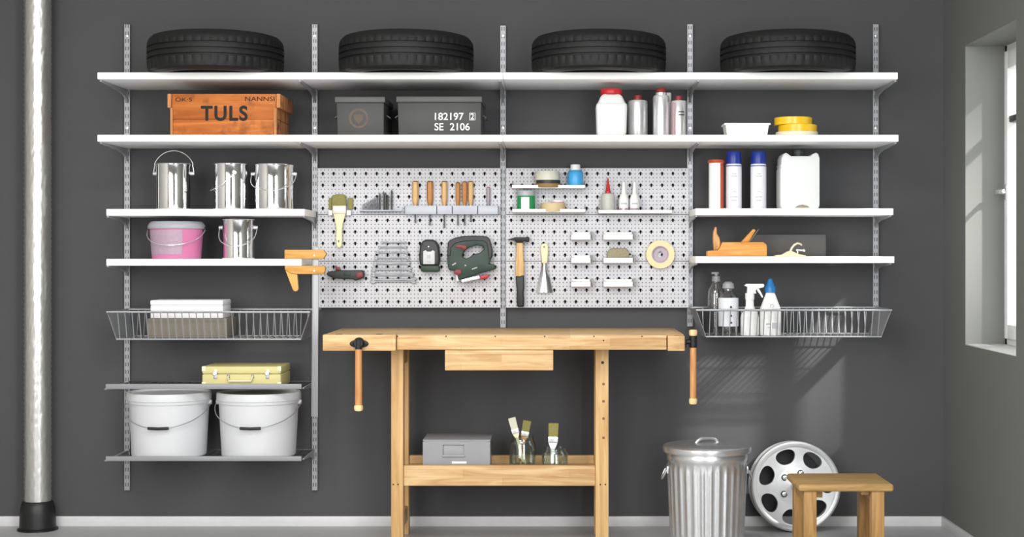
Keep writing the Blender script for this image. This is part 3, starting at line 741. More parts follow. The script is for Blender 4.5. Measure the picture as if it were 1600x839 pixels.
# canister
h = Z(239, .25)-ZR3; w = 30.5/S(.25)
t = thing('canister', 'white square plastic canister with black cap on the right shelf', 'canister', on(1246.5, .22, ZR3))
kx = 30.5/30.5*w
pts = [(-.93, 0), (.93, 0), (1, .06), (1, .90), (.93, .975), (.80, 1), (.64, .97), (.52, .935), (-.46, .935), (-.58, .97), (-.72, 1), (-.86, .965), (-.95, .89), (-.95, .80), (-1, .77), (-.95, .74), (-1, .70), (-1, .06)]
MB().prism([(a*w, b*h) for a, b in pts], -.06, .06, 'XZ', .012, seg=3).build('canister_body', M_milky, t)
hc = Z(233, .25)-ZR3
MB().lathe([(0, h*.92), (w*.34, h*.92), (w*.34, hc-.004), (w*.28, hc), (0, hc)], 36, (w*.03, 0, 0), fn=lambda u, r, z: 1-.02*(int(u*36) % 2)).build('cap', M_gdark, t)
MB().prism([(-w*.28, h*.02), (w*.48, h*.02), (w*.40, h*.05), (w*.12, h*.075), (-w*.1, h*.06)], -.0615, -.058, 'XZ').build('embossed_mark', M_sponge, t)
# hand plane
d = .26; q = Q(1150, 400.5, d); z0 = ZR4-Z(400.5, d)
t = thing('hand_plane', 'wooden hand plane with horn and tilted iron on the lower right shelf', 'hand plane', (X(1150, d), -d, ZR4))
v = lambda L: [(1090+a/7.619, 340+b/7.619) for a, b in L]
def qp(L): return [(x, max(0., z)) for x, z in q.p(v(L))]
MB().prism(qp([(108, 465), (108, 395), (235, 388), (262, 350), (285, 292), (770, 292), (808, 318), (815, 345), (815, 465)]), -.03, .03, 'XZ', .004).build('plane_body', M_plane, t)
MB().prism(qp([(190, 388), (180, 250), (185, 170), (205, 110), (222, 115), (225, 190), (255, 240), (268, 300), (262, 345), (235, 385)]), -.018, .018, 'XZ', .008, seg=3).build('horn', M_planed, t)
MB().prism(qp([(510, 296), (660, 135), (692, 150), (605, 296)]), -.014, .014, 'XZ', .003).build('wedge', M_plane, t)
MB().prism(qp([(600, 300), (715, 130), (730, 140), (628, 300)]), -.02, .02, 'XZ', .001).build('plane_iron', M_steeld, t)
# grey box behind
d = .10; o = MB().box(X(1171.5, d)-X(1224, d), X(1288, d)-X(1224, d), -.04, .05, 0, Z(366.5, .14)-ZR4, .003).build('storage_box', M_dgreybox, loc=on(1224, d, ZR4)); tag(o, 'low dark grey box standing behind the hand plane', 'box')
# small cream scraper with a chrome knob
d = .27; q = Q(1235, 400.5, d)
t = thing('scraper_plane', 'small cream scraper plane with curled handle and chrome knob', 'plane', (X(1235, d), -d, ZR4))
MB().prism(qp([(915, 462), (915, 448), (1000, 440), (1060, 405), (1100, 390), (1180, 430), (1280, 450), (1285, 462)]), -.02, .02, 'XZ', .003).build('plane_body', M_cream, t)
hp = q.p(v([(1105, 400), (1120, 365), (1150, 325), (1190, 305), (1225, 315), (1240, 330)]))
MB().tube([(x, 0, z) for x, z in hp], lambda f_: .0058-.002*f_, 10).build('curled_handle', M_brass, t)
kx, kz = q.p(v([(1262, 390)]))[0]
g = MB(); g.ball((kx, 0, kz), .0072); g.cyl((q.x(1090+1170/7.619), 0, q.z(340+385/7.619)), (kx, 0, kz), .0045, n=12); g.cyl((q.x(1090+1190/7.619), 0, q.z(340+430/7.619)), (q.x(1090+1190/7.619), 0, q.z(340+375/7.619)), .0035, n=10); g.build('lever_knob', M_bright, t)

# ================================================================= right basket contents
zf = ZBR+.0035
def pet(px, d, ytop, r, label, pump):
    h = Z(ytop, d)-zf; R = r/S(d)
    t = thing('clear_bottle', label, 'bottle', on(px, d, zf), 'clear bottles in the right basket')
    MB().lathe([(0, 0), (R*.9, 0), (R, .006), (R, h*.62), (R*.9, h*.72), (R*.55, h*.80), (R*.42, h*.83), (R*.42, h*.87), (R*.36, h*.87), (R*.36, h*.82), (R*.84, h*.70), (R*.94, h*.61), (R*.94, .008), (0, .006)], 40).build('bottle_body', M_pet, t)
    return t, h, R
t, h, R = pet(1119, .17, 425, 13.5, 'clear pump-top bottle behind, in the right wire basket', True)
g = MB(); g.lathe([(0, h*.85), (R*.48, h*.85), (R*.50, h*.86), (R*.46, h*.93), (R*.2, h*.94), (R*.18, h*.985), (0, h*.985)], 24); g.box(-R*.55, R*.3, -.005, .005, h*.965, h, .002); g.build('pump_cap', M_frost, t)
MB().lathe([(0, .008), (R*.92, .008), (R*.92, h*.55), (0, h*.55)], 32).build('liquid', plain('dark_liquid', '#565352', .25, var=.1), t)
t, h, R = pet(1138, .25, 440, 15.5, 'clear bottle with white dotted label in the right wire basket', False)
g = MB(); g.lathe([(0, h*.865), (R*.5, h*.865), (R*.62, h*.88), (R*.55, h*.96), (R*.3, h), (0, h)], 28); g.build('dome_cap', M_frost, t)
R2 = R*1.015; vs = [(R2*math.cos(a), R2*math.sin(a)) for a in [math.radians(180+i*6) for i in range(31)]]
lb = MB(); lb.prism(vs+[(x*.985, y*.985) for x, y in vs[::-1]], h*.17, h*.70, 'XY'); la = lb.build('label', M_label, t, 'white label with a column of black dots')
dt = MB()
for f_ in (.53, .37, .24): dt.lathe([(0, 0), (.0045, 0), (.0045, .0025), (0, .0025)], 14, (.006, -R2-.0004, h*f_), 'Y')
dt.build('label_dots', M_dot, la)
# spray bottle
d = .26; q = Q(1175, 526, d); h0 = zf-Z(526, d)
t = thing('spray_bottle', 'white trigger spray bottle in the right wire basket', 'spray bottle', (X(1171.5, d), -d, zf))
v = lambda L: [(1060+a/4.444, 420+b/4.444) for a, b in L]
H = Z(444, d)-zf; kk = S(d); R = 14.4/kk
b = MB(); b.lathe([(0, 0), (R*.96, 0), (R, .006), (R, 27/kk), (R*.93, 33/kk), (R*.62, 40/kk), (R*.45, 46/kk), (R*.43, 58/kk), (0, 58/kk)], 40, fn=None)
b.xf(Matrix.Scale(.72, 4, (0, 1, 0))); b.build('bottle_body', M_white, t)
hz = lambda p: (Z(420+p[1]/4.444, d)-zf); hx = lambda p: X(1060+p[0]/4.444, d)-X(1171.5, d)
hp = [(475, 160), (478, 125), (455, 118), (470, 104), (590, 104), (595, 112), (592, 128), (545, 140), (535, 150), (540, 172), (475, 172)]
MB().prism([(hx(p), hz(p)) for p in hp], -.011, .011, 'XZ', .003).build('spray_head', M_white, t)
tp = [(540, 138), (556, 134), (572, 160), (585, 186), (588, 200), (578, 200), (566, 178), (550, 158)]
MB().prism([(hx(p), hz(p)) for p in tp], -.006, .006, 'XZ', .0015).build('trigger', M_white, t)
MB().lathe([(0, 0), (R*.50, 0), (R*.50, 10/kk), (0, 10/kk)], 30, (0, 0, 56/kk), fn=lambda u, r, z: 1-.03*(int(u*30) % 2)).build('collar', M_white, t)
# blue cap bottle
d = .255; kk = S(d); R = 16.6/kk
t = thing('detergent_bottle', 'white bottle with blue pointed cap in the right wire basket', 'bottle', on(1203.6, d, zf))
b = MB(); b.lathe([(0, 0), (R*.96, 0), (R, .005), (R, 34/kk), (R*.96, 42/kk), (R*.42, 66/kk), (R*.36, 70/kk), (0, 70/kk)], 44); b.xf(Matrix.Scale(.75, 4, (0, 1, 0))); b.build('bottle_body', M_white, t)
cb = MB(); cb.lathe([(0, 67/kk), (R*.52, 67/kk), (R*.53, 75/kk), (R*.40, 78/kk), (R*.26, 85/kk), (R*.18, 88/kk), (0, 88/kk)], 30, fn=lambda u, r, z: 1-.02*(int(u*30) % 2)); cb.build('cap', M_cblue, t)
pr = MB(); yy = -R*.75-.0008
pr.box(R*.05, R*.55, yy, yy+.004, 11/kk, 20/kk); pr.box(-R*.5, -R*.1, yy+.0004, yy+.004, 17/kk, 19/kk); pr.box(-R*.35, -R*.05, yy, yy+.004, 12/kk, 13.5/kk)
pr.lathe([(.0055, 0), (.0085, 0), (.0085, .003), (.0055, .003), (.0055, 0)], 20, (.002, yy+.006, 46/kk), 'Y'); pr.build('label_print', M_lgrey, t)

# ================================================================= PEGBOARD: small shelves
def peg_shelf(px0, px1, ytop, thick, label, name='peg_shelf', dep=.085, cat='small shelf', group='small white shelves on the perforated board', brk=None):
    df = DP+dep; x0, x1 = X(px0, df), X(px1, df); z1 = Z(ytop, df); c = (x0+x1)/2; th = thick/S(df)
    t = thing(name, label, cat, (c, -DP, z1-th), group); w = (x1-x0)/2
    MB().box(-w, w, -dep, -.001, 0, .0035, .001).build('shelf_plate', M_white, t)
    MB().box(-w, w, -dep-.002, -dep, 0, th, .0008).build('front_lip', M_white, t)
    for s in (-1, 1):
        MB().prism([(-.001, .0), (-dep, 0), (-dep, th), (-.018, .018), (-.001, .034)], s*w-.001, s*w+.001, 'YZ').build('side_bracket', M_grey, t)
    return z1-th+.0035, t
PS1, _ = peg_shelf(800, 914, 289, 5, 'white peg shelf carrying the blue bottle')
PS2, _ = peg_shelf(800.5, 914.5, 326.5, 5, 'white peg shelf carrying the green jar and tan tape')
PS3, _ = peg_shelf(935, 1050, 328, 5, 'white peg shelf carrying the glue bottle and squeeze bottles')
d = DP+.045; k = S(d)
# items on top shelf
zb = PS1
t = thing('polish_tin', 'brown round tin lying under the grey roll on the peg shelf', 'tin', on(856.5, d, zb), None)
MB().lathe([(0, 0), (24/k*.9, 0), (24/k*.92, .001), (24/k*.92, 6/k), (0, 6/k)], 48).build('tin_body', M_brown, t)
MB().lathe([(0, 6/k), (21/k*.9, 6/k), (21/k*.9, 11.5/k), (0, 11.5/k)], 48).build('tin_lid', M_gdark, t)
t = thing('tape_roll', 'pale grey tape roll lying on the brown tin', 'tape roll', on(855, d, zb+11.5/k), None)
MB().lathe([(11/k, 0), (19/k, 0), (19.3/k, .001), (19.3/k, 13/k), (19/k, 14/k), (11/k, 14/k), (11/k, 0)], 48).build('tape', plain('pale_grey_tape', '#cfcfc0', .5), t)
MB().lathe([(10/k, .001), (11/k, .001), (11/k, 13.5/k), (10/k, 13.5/k), (10/k, .001)], 40).build('core', M_card, t)
h = Z(257, d)-zb
bottle('blue_bottle', 'small light blue bottle with white cap on the upper peg shelf', 'bottle', 899, d, zb, 12.2/k, h, [(0, 0), (.97, 0), (1, .02), (1, .62), (.9, .70), (.62, .76), (0, .76)], M_lblue,
       [('cap', [(0, .745), (.62, .745), (.64, .77), (.62, .98), (.55, 1), (0, 1)], M_white)])
zb = PS2; h = Z(298, d)-zb
t = bottle('green_jar', 'small green and white jar on the lower left peg shelf', 'jar', 822, d, zb, 14/k, h, [(0, 0), (.97, 0), (1, .03), (1, .72), (.95, .76), (0, .76)], M_jgreen,
       [('lid', [(0, .755), (.98, .755), (.98, .97), (.93, 1), (0, 1)], M_glid)])
R = 14.2/k; vs = [(R*math.cos(a), R*math.sin(a)) for a in [math.radians(238+i*6) for i in range(10)]]
lb = MB(); lb.prism(vs+[(x*.96, y*.96) for x, y in vs[::-1]], .002, h*.68, 'XY'); lb.build('label', M_label, t)
t = thing('tape_roll', 'tan masking tape roll lying beside the green jar', 'tape roll', on(864, d, zb), None)
MB().lathe([(11/k, 0), (19/k, 0), (19.3/k, .001), (19.3/k, 12.5/k), (18.5/k, 13.5/k), (11/k, 13.5/k), (11/k, 0)], 48).build('tape', M_tan, t)
MB().lathe([(10/k, .001), (11/k, .001), (11/k, 13/k), (10/k, 13/k), (10/k, .001)], 40).build('core', M_card, t)
t = thing('tape_roll', 'small white roll with pink edge lying on the tan tape', 'tape roll', on(871.5, d, zb+13.5/k), None)
MB().lathe([(5/k, 0), (10/k, 0), (10/k, 4/k), (5/k, 4/k), (5/k, 0)], 36).build('tape', M_white, t); MB().lathe([(9/k, .0003), (10.3/k, .0003), (10.3/k, 1.5/k), (9/k, 1.5/k), (9/k, .0003)], 36).build('edge_band', M_pink, t)
zb = PS3; h = Z(277.5, d)-zb
bottle('glue_bottle', 'grey glue bottle with red cone nozzle on the right peg shelf', 'bottle', 950, d, zb, 10.7/k, h, [(0, 0), (.96, 0), (1, .02), (1, .46), (.88, .53), (.45, .56), (0, .56)], M_gbottle,
       [('nozzle', [(0, .55), (.42, .55), (.42, .61), (.34, .63), (.08, .99), (0, 1)], M_red)])
h = Z(284, d)-zb
for px, lbl in ((974.5, 'white squeeze bottle with pink label print beside the grey glue bottle'), (991.5, 'white squeeze bottle with pink label print, second from the grey glue bottle')):
    t = bottle('squeeze_bottle', lbl, 'bottle', px, d, zb, 7.7/k, h, [(0, 0), (.96, 0), (1, .02), (1, .42), (.75, .56), (.45, .62), (0, .62)], M_white,
       [('nozzle', [(0, .61), (.46, .61), (.42, .70), (.26, .97), (.2, 1), (0, 1)], M_white)], 'white squeeze bottles on the peg shelf')
    R = 7.85/k; vs = [(R*math.cos(a), R*math.sin(a)) for a in [math.radians(205+i*10) for i in range(14)]]
    lb = MB(); lb.prism(vs+[(x*.94, y*.94) for x, y in vs[::-1]], .003, h*.14, 'XY'); lb.build('label_band', M_pinklab if px < 980 else M_pinkl, t)
    lb = MB(); vs = vs[3:11]; lb.prism(vs+[(x*.94, y*.94) for x, y in vs[::-1]], h*.26, h*.31, 'XY'); lb.build('label_print', M_lgrey, t)
# screw trays
def screw_tray(px0, px1, yt, yb, label):
    dep = .055; df = DP+dep; x0, x1 = X(px0, df), X(px1, df); c = (x0+x1)/2; w = (x1-x0)/2; zt, zb = Z(yt, df), Z(yb, df); H = zt-zb
    t = thing('parts_tray', label, 'tray', (c, -DP, zb), 'small white parts trays on the perforated board')
    m = MB(); m.box(-w, w, -dep, -.002, 0, .002); m.box(-w, w, -dep, -dep+.002, 0, H, .0006)
    for s in (-1, 1): m.prism([(-.002, 0), (-dep, 0), (-dep, H), (-.002, H*1.5)], s*w-.001, s*w+.001, 'YZ')
    m.box(-w, w, -.004, -.002, 0, H*1.5); m.build('tray_body', M_white, t)
    MB().box(w+.003, w+.011, -.045, 0, H*.3, H*1.6, .001).build('tray_hook', M_grey, t)
    return (X((px0+px1)/2, df), zb+.002, w, t)
TR = {}
for (a, b, nm) in ((893, 922.5, 'small'), (943.5, 988.5, 'wide')):
    for (yt, yb, rn) in ((366.5, 375, 'topmost'), (403, 411.5, 'middle'), (440.5, 448.5, 'lowest')):
        TR[nm, rn] = screw_tray(a, b, yt, yb, f'{"narrow" if nm == "small" else "wider"} white parts tray on the perforated board, {rn} of its column')
def screws(key, n, label):
    c, z, w, _ = TR[key]; m = MB(); rnd = random.Random(n)
    for i in range(n):
        x = rnd.uniform(-w+.015, w-.015); y = -DP-rnd.uniform(.012, .044); zz = z+.003+rnd.random()*.014; a = rnd.uniform(0, 2*PI); L = .011
        p0 = Vector((x-math.cos(a)*L, y-math.sin(a)*L*.4, zz)); p1 = Vector((x+math.cos(a)*L, y+math.sin(a)*L*.4, zz+rnd.uniform(-.002, .005)))
        m.cyl(p0, p1, .0016, .001, 6); m.cyl(p0, p0+(p0-p1).normalized()*.0018, .0036, .0036, 8)
    m.xf(Matrix.Translation((-c, DP, -z))) if False else None
    o = m.build('loose_screws', M_steel, loc=(c, 0, 0)); tag(o, label, 'screws', None, 'stuff')
screws(('wide', 'topmost'), 46, 'heap of small grey screws in the wide topmost tray')
screws(('wide', 'lowest'), 40, 'heap of small grey screws in the wide lowest tray')
screws(('small', 'lowest'), 26, 'heap of small grey screws in the narrow lowest tray')
# jute hank in the middle wide tray
c, z, w, _ = TR['wide', 'middle']; q = Q(966, 404, DP+.03)
t = MB().prism([(-.050, 0), (.050, 0), (.047, .045), (.036, .062), (-.032, .062), (-.045, .045)], -.016, .016, 'XZ', .006, seg=3).build('mesh_sponge', M_sponge, loc=(c, -DP-.028, z)); tag(t, 'olive brown mesh sponge standing in the wide middle tray', 'sponge')

# masking tape on a hook
d = DP+.014; q = Q(1031.5, 397.5, d); k = S(d)
t = thing('tape_roll', 'cream masking tape roll hanging on the right perforated board', 'tape roll', (q.loc()[0], -DP, q.loc()[2]))
R1, R0 = 22.2/k, 13.5/k
MB().lathe([(R0, .001), (R1-.0005, .001), (R1, .002), (R1, .024), (R1-.0005, .025), (R0, .025), (R0, .001)], 64, axis='Y').build('tape', M_tape, t)
MB().lathe([(R0*.32, .0015), (R0, .0015), (R0, .0225), (R0-.004, .0225), (R0-.005, .010), (R0*.32, .010), (R0*.32, .0015)], 56, axis='Y').build('core', M_core, t)
g = MB(); g.tube([(0, -.001, R0*.32-.0032), (0, -.016, R0*.32-.0032), (0, -.021, R0*.32+.002)], .003, 8); o = g.build('peg_hook', M_bright, loc=(q.loc()[0], -DP, q.loc()[2])); tag(o, 'small steel peg hook inside the hanging masking tape roll', 'hook')

# ================================================================= PEGBOARD: tools
YB = -DP
# big brush
q = Q(530, 345, DP+.02)
t = thing('flat_brush', 'wide flat paintbrush with olive bristles hanging handle down', 'paintbrush', (q.loc()[0], YB, q.loc()[2]))
MB().prism(q.p([(519, 323), (541.5, 323), (541, 312), (539.5, 305), (536, 303.5), (525, 303.5), (520.5, 306), (518.5, 313)]), -.030, -.010, 'XZ', .004).build('bristles', M_olive, t)
MB().box(q.x(520), q.x(541), -.031, -.009, q.z(334), q.z(321.5), .002).build('ferrule', plain('pale_ferrule', '#d9d3c4', .35, .2), t)
MB().prism(q.p([(521, 333.5), (540, 333.5), (538.5, 340), (536, 348), (534.5, 360), (534.8, 375), (534, 384), (531.5, 387), (528, 387), (526, 383), (525.2, 372), (525.8, 358), (524, 346), (522.5, 340)]), -.026, -.014, 'XZ', .003, holes=[q.p([(529.3+1.2*math.cos(a), 377+1.6*math.sin(a)) for a in [i*PI/4 for i in range(8)]])]).build('brush_handle', M_cream, t)
q2 = Q(530, 332, DP+.02)
t = thing('brush_holder', 'white holder clip behind the wide hanging paintbrush', 'holder', (q2.loc()[0], YB, q2.loc()[2]))
m = MB()
for a, b in ((513.5, 519.4), (542, 548.5)): m.box(q2.x(a), q2.x(b), -.030, 0, q2.z(336.5), q2.z(328.5), .002)
m.box(q2.x(513.5), q2.x(548.5), -.007, 0, q2.z(336.5), q2.z(331), .001); m.build('clip', M_white, t)
for a, b in ((513.5, 518), (543.5, 551)): MB().box(q2.x(a), q2.x(b), -.016, -.002, q2.z(327), q2.z(309), .002).build('side_bristles', M_olive, t)
# drill bits in a rail
q = Q(590, 331, DP+.02); k = S(DP+.02)
t = thing('drill_rail', 'white rail holding the row of upright drill bits', 'rail', (q.loc()[0], YB, q.loc()[2]))
m = MB(); m.box(q.x(563), q.x(628), -.036, 0, 0, .004, .001); m.box(q.x(563), q.x(628), -.036, -.033, 0, q.m(3), .0008); m.box(q.x(563), q.x(628), -.004, 0, 0, q.m(7), .001); m.build('rail_body', M_rail, t)
tops = [318, 316.5, 315, 313.5, 312, 310, 308, 306.5, 305, 300.5, 298, 300, 304, 295.5]
xs_ = [567, 570, 573, 576, 579, 582, 585, 588, 591, 593.5, 599.5, 602.5, 606, 612]
for i, (px, yt) in enumerate(zip(xs_, tops)):
    L = q.m(329.5-yt); r = .0016+.0023*i/13; m = MB()
    m.lathe([(0, 0), (r*.95, 0), (r*.95, L*.35), (r, L*.36), (r, L*.88), (r*.1, L), (0, L)], 14, fn=None)
    # flutes
    for v in m.bm.verts:
        if v.co.z > L*.36 and v.co.z < L*.95:
            a = math.atan2(v.co.y, v.co.x)
    hlx = [(r*.9*math.cos(a), r*.9*math.sin(a), L*(.38+.5*j/28)) for j, a in enumerate([j*.9 for j in range(29)])]
    m.tube(hlx, r*.3, 5)
    sz = 'shortest' if i == 0 else 'longest' if i == 13 else f'number {i+1} from the short end'
    o = m.build('drill_bit', M_steeld if i > 8 else M_steel, loc=(X(px, DP+.02), YB-.018, q.loc()[2]+.004)); tag(o, f'{"dark" if i > 8 else "grey"} steel drill bit, {sz}, standing in the rail', 'drill bit', 'drill bits in the rail')
# screwdriver rail
q = Q(702, 335, DP+.03)
t = thing('screwdriver_rail', 'long pale rail holding the wooden-handled screwdrivers', 'rail', (q.loc()[0], YB, q.loc()[2]))
m = MB(); hR = q.m(13.5); x0, x1 = q.x(632), q.x(779)
m.box(x0, x1, -.004, 0, 0, hR, .001); m.box(x0, x1, -.031, -.028, 0, hR, .001)
for x in (x0, q.x(682), q.x(706), q.x(746), x1-.003): m.box(x, x+.003, -.031, 0, 0, hR)
m.build('rail_body', M_rail, t)
RT = q.loc()[2]+hR
sd = [(649, 283, 348, 10.5, M_handle, 'pale wooden handle, first in the rail beside the drill bits'), (671.8, 283, 352, 10.5, M_handle2, 'darker wooden handle, second from the drill bits'), (694.3, 283, 356, 9.5, M_handle, 'light wooden handle, third from the drill bits'),
      (715.5, 285, 352, 7.5, M_handle2, 'slim brown wooden handle, fourth from the drill bits'), (726, 283.5, 352, 8.5, M_handle2, 'orange-brown wooden handle, fifth from the drill bits'), (735.7, 283, 347, 8.5, M_handle, 'golden wooden handle, sixth from the drill bits')]
def driver(px, yt, ybm, wpx, mat, lbl, name='screwdriver', cap=M_gdark):
    dd = DP+.016; kk = S(dd); R = wpx/2/kk; L = Z(yt, dd)-RT; z0 = RT
    t = thing(name, 'screwdriver with '+lbl, 'screwdriver', (X(px, dd), -dd, z0), 'screwdrivers in the rail')
    hx = MB().lathe([(0, -.001), (R*.45, -.001), (R*.62, .006), (R*.8, .014), (R, L*.30), (R*.94, L*.55), (R, L*.80), (R*.9, L*.97), (0, L*.97)], 12, fn=lambda u, r, z: 1-.06*(int(round(u*12)) % 2))
    hx.build('handle', mat, t); MB().lathe([(0, L*.965), (R*.88, L*.965), (R*.7, L), (0, L)], 12).build('handle_cap', cap, t)
    lo = Z(ybm, dd)-z0
    s = MB(); s.cyl((0, 0, lo+.012), (0, 0, .002), .0026, n=10); s.box(-.0036, .0036, -.0012, .0012, lo, lo+.014, .0005); s.build('blade', M_steeld, t)
    s = MB(); s.cyl((0, 0, -.010), (0, 0, .003), R*.42, R*.5, 12); s.build('ferrule', M_bright, t)
for a in sd: driver(*a)
driver(763, 292, 334, 6, plain('greyish_handle', '#9a8f97', .4), 'slim greyish handle, apart from the wooden ones', cap=M_dred)
# wrenches
def wrench(L, hw, sw):
    pts = []
    a, b = -L/2, L/2
    def head(cx, sgn, r, tilt):
        out = []
        base_a = 0 if sgn > 0 else PI
        angs = [(-140+i*20) for i in range(6)]
        jaw = [(-40, 1.0), (-22, 1.12), (-20, .45), (0, .30), (20, .45), (22, 1.12), (40, 1.0)]
        seq = [(x, 1.) for x in (-150, -120, -90, -62)]+jaw+[(x, 1.) for x in (62, 90, 120, 150)]
        for ang, rr in seq:
            th = base_a+math.radians(ang)*1+tilt*(1 if -70 < ang < 70 else 0)
            out.append((cx+rr*r*math.cos(th), rr*r*math.sin(th)))
        return out
    pts = head(b-hw*.8, 1, hw, -.26)+head(a+hw, -1, hw, -.26)
    return pts
wy = [379, 386.3, 394.3, 402.7, 411.7, 420.5, 429, 438]
wl = [(595, 634.5), (590.5, 636), (587, 638), (584.5, 640), (582.5, 641.5), (580.5, 643.5), (579, 647), (578, 650.5)]
hwp = [2.0, 2.4, 2.8, 3.2, 3.5, 3.8, 4.1, 5.2]
d = DP+.012; k = S(d)
ordn = ['smallest, topmost', 'second from the top', 'third from the top', 'fourth from the top', 'fourth from the bottom', 'third from the bottom', 'second from the bottom', 'largest, lowest']
for px, side in ((603, 'left'), (625, 'right')):
    m = MB(); m.box(-.0018, .0018, -.008, 0, Z(441, d)-Z(408, d), Z(374, d)-Z(408, d), .001)
    o = m.build('wrench_rack', M_rail, loc=(X(px, d), YB, Z(408, d))); tag(o, f'slim pale rack strip behind the {"left" if side == "left" else "right"} ends of the wrenches', 'rack', 'rack strips behind the wrenches')
for i in range(8):
    L = (wl[i][1]-wl[i][0])/k; hw = hwp[i]/k; m = MB()
    m.prism(wrench(L, hw, 0), -.005, 0, 'XZ', .0008, seg=1)
    sw = .0014+.0011*i/7; m.box(-L/2+hw*1.4, L/2-hw*1.2, -.0052, .0002, -sw, sw, .0006)
    o = m.build('open_end_wrench', M_steel, loc=(X(sum(wl[i])/2, d), YB-.009, Z(wy[i], d))); tag(o, f'steel open-ended wrench, {ordn[i]} of the set', 'wrench', 'open-ended wrench set')
# rotary tool lying
q = Q(540, 428, DP+.03); u = lambda L: [(430+a/6.452, 360+b/6.452) for a, b in L]
t = thing('power_screwdriver', 'small dark green and red power tool hanging below the paintbrush', 'power tool', (q.loc()[0], YB, q.loc()[2]))
MB().prism(q.p(u([(515, 440), (540, 415), (605, 408), (620, 402), (890, 400), (902, 440), (895, 482), (860, 490), (815, 507), (780, 490), (700, 490), (605, 485), (545, 462)])), -.045, -.012, 'XZ', .006, seg=3).build('tool_body', M_gdark, t)
MB().prism(q.p(u([(820, 425), (885, 420), (888, 470), (825, 480)])), -.047, -.030, 'XZ', .002).build('red_collar', M_dred, t)
MB().prism(q.p(u([(605, 350), (625, 365), (650, 372), (665, 405), (612, 408)])), -.036, -.02, 'XZ', .002).build('trigger', M_dred, t)
MB().prism(q.p(u([(690, 425), (760, 420), (765, 455), (695, 458)])), -.0465, -.04, 'XZ', .001).build('green_panel', M_green, t)
m = MB(); m.box(-.02, .02, -.013, 0, -.006, .006, .001); m.build('wall_clip', M_grey, t)
# palm sander
q = Q(671, 400, DP+.03); u = lambda L: [(640+a/5.994, 350+b/5.994) for a, b in L]
t = thing('palm_sander', 'dark palm sander with grey label hanging on the left perforated board', 'sander', (q.loc()[0], YB, q.loc()[2]))
MB().prism(q.p(u([(100, 380), (92, 330), (95, 250), (100, 200), (125, 160), (160, 145), (215, 145), (250, 160), (275, 200), (282, 250), (288, 330), (280, 380), (265, 390), (115, 390)])), -.055, -.001, 'XZ', .010, seg=3).build('sander_body', M_gdark, t)
MB().prism(q.p(u([(110, 386), (275, 386), (285, 410), (278, 440), (265, 448), (125, 448), (108, 435), (105, 405)])), -.050, -.002, 'XZ', .006, seg=2).build('sander_base', M_green, t)
MB().prism(q.p(u([(132, 255), (155, 245), (170, 258), (205, 258), (220, 245), (240, 255), (240, 375), (132, 375)])), -.0575, -.050, 'XZ', .001).build('label_panel', plain('panel_grey', '#c9cacc', .45), t)
m = MB(); m.lathe([(0, 0), (.003, 0), (.003, .002), (0, .002)], 12, (q.x(640+182/5.994), -.0555, q.z(350+212/5.994)), 'Y'); m.build('indicator', M_white, t)
m = MB(); m.box(q.x(640+165/5.994), q.x(640+205/5.994), -.0585, -.057, q.z(350+360/5.994), q.z(350+350/5.994)); m.box(q.x(640+170/5.994), q.x(640+200/5.994), -.0585, -.057, q.z(350+320/5.994), q.z(350+290/5.994)); m.build('label_print', M_lgrey, t)
# jigsaw
q = Q(736, 405, DP+.03)
t = thing('jigsaw', 'dark green electric jigsaw with red switch hanging on the perforated board', 'jigsaw', (q.loc()[0], YB, q.loc()[2]))
outer = [(360, 175), (380, 150), (430, 128), (500, 113), (600, 109), (700, 112), (735, 122), (752, 145), (765, 185), (778, 240), (778, 300), (760, 340), (745, 372), (800, 380), (802, 425), (700, 450), (600, 480), (490, 513), (460, 530), (452, 505), (440, 450), (420, 438), (372, 433), (360, 400), (355, 300)]
hole = [(495, 292), (515, 252), (560, 218), (630, 198), (688, 208), (698, 235), (660, 268), (600, 285), (560, 312), (530, 325), (502, 312)]
MB().prism(q.p(u(outer)), -.052, -.008, 'XZ', .005, holes=[q.p(u(hole))], seg=2).build('jigsaw_body', M_green, t)
MB().prism(q.p(u([(358, 300), (362, 177), (382, 152), (430, 130), (500, 115), (600, 111), (700, 114), (735, 124), (752, 147), (765, 187), (776, 240), (770, 310), (745, 330), (735, 250), (722, 180), (690, 160), (600, 158), (500, 165), (430, 185), (395, 220), (385, 300)])), -.055, -.006, 'XZ', .003, seg=1).build('black_grip', M_gdark, t)
MB().prism(q.p(u([(430, 200), (480, 195), (540, 205), (535, 235), (505, 250), (488, 225), (435, 220)])), -.057, -.02, 'XZ', .002).build('switch', M_dred, t)
MB().prism(q.p(u([(420, 440), (445, 425), (490, 430), (488, 470), (465, 480), (420, 465)])), -.057, -.03, 'XZ', .002).build('orbit_lever', M_dred, t)
MB().prism(q.p(u([(440, 480), (465, 478), (468, 528), (440, 535)])), -.05, -.02, 'XZ', .001).build('blade_guard', M_white, t)
MB().prism(q.p(u([(485, 520), (655, 480), (665, 510), (495, 552)])), -.066, -.004, 'XZ', .002).build('base_plate', M_bright, t)
MB().prism(q.p(u([(655, 488), (740, 470), (748, 490), (720, 510), (668, 518)])), -.062, -.01, 'XZ', .003).build('base_grip', M_red, t)
m = MB(); m.lathe([(0, 0), (.004, 0), (.003, .002), (0, .002)], 12, (q.x(640+525/5.994), -.052, q.z(350+388/5.994)), 'Y'); m.prism(q.p(u([(400, 380), (435, 360), (440, 370), (405, 390)])), -.054, -.05, 'XZ'); m.prism(q.p(u([(585, 418), (635, 402), (637, 410), (588, 428)])), -.054, -.05, 'XZ'); m.build('marking', M_lgrey, t)
m = MB(); m.box(-.012, .012, -.009, 0, -.03, -.01, .001); m.build('wall_clip', M_grey, t)
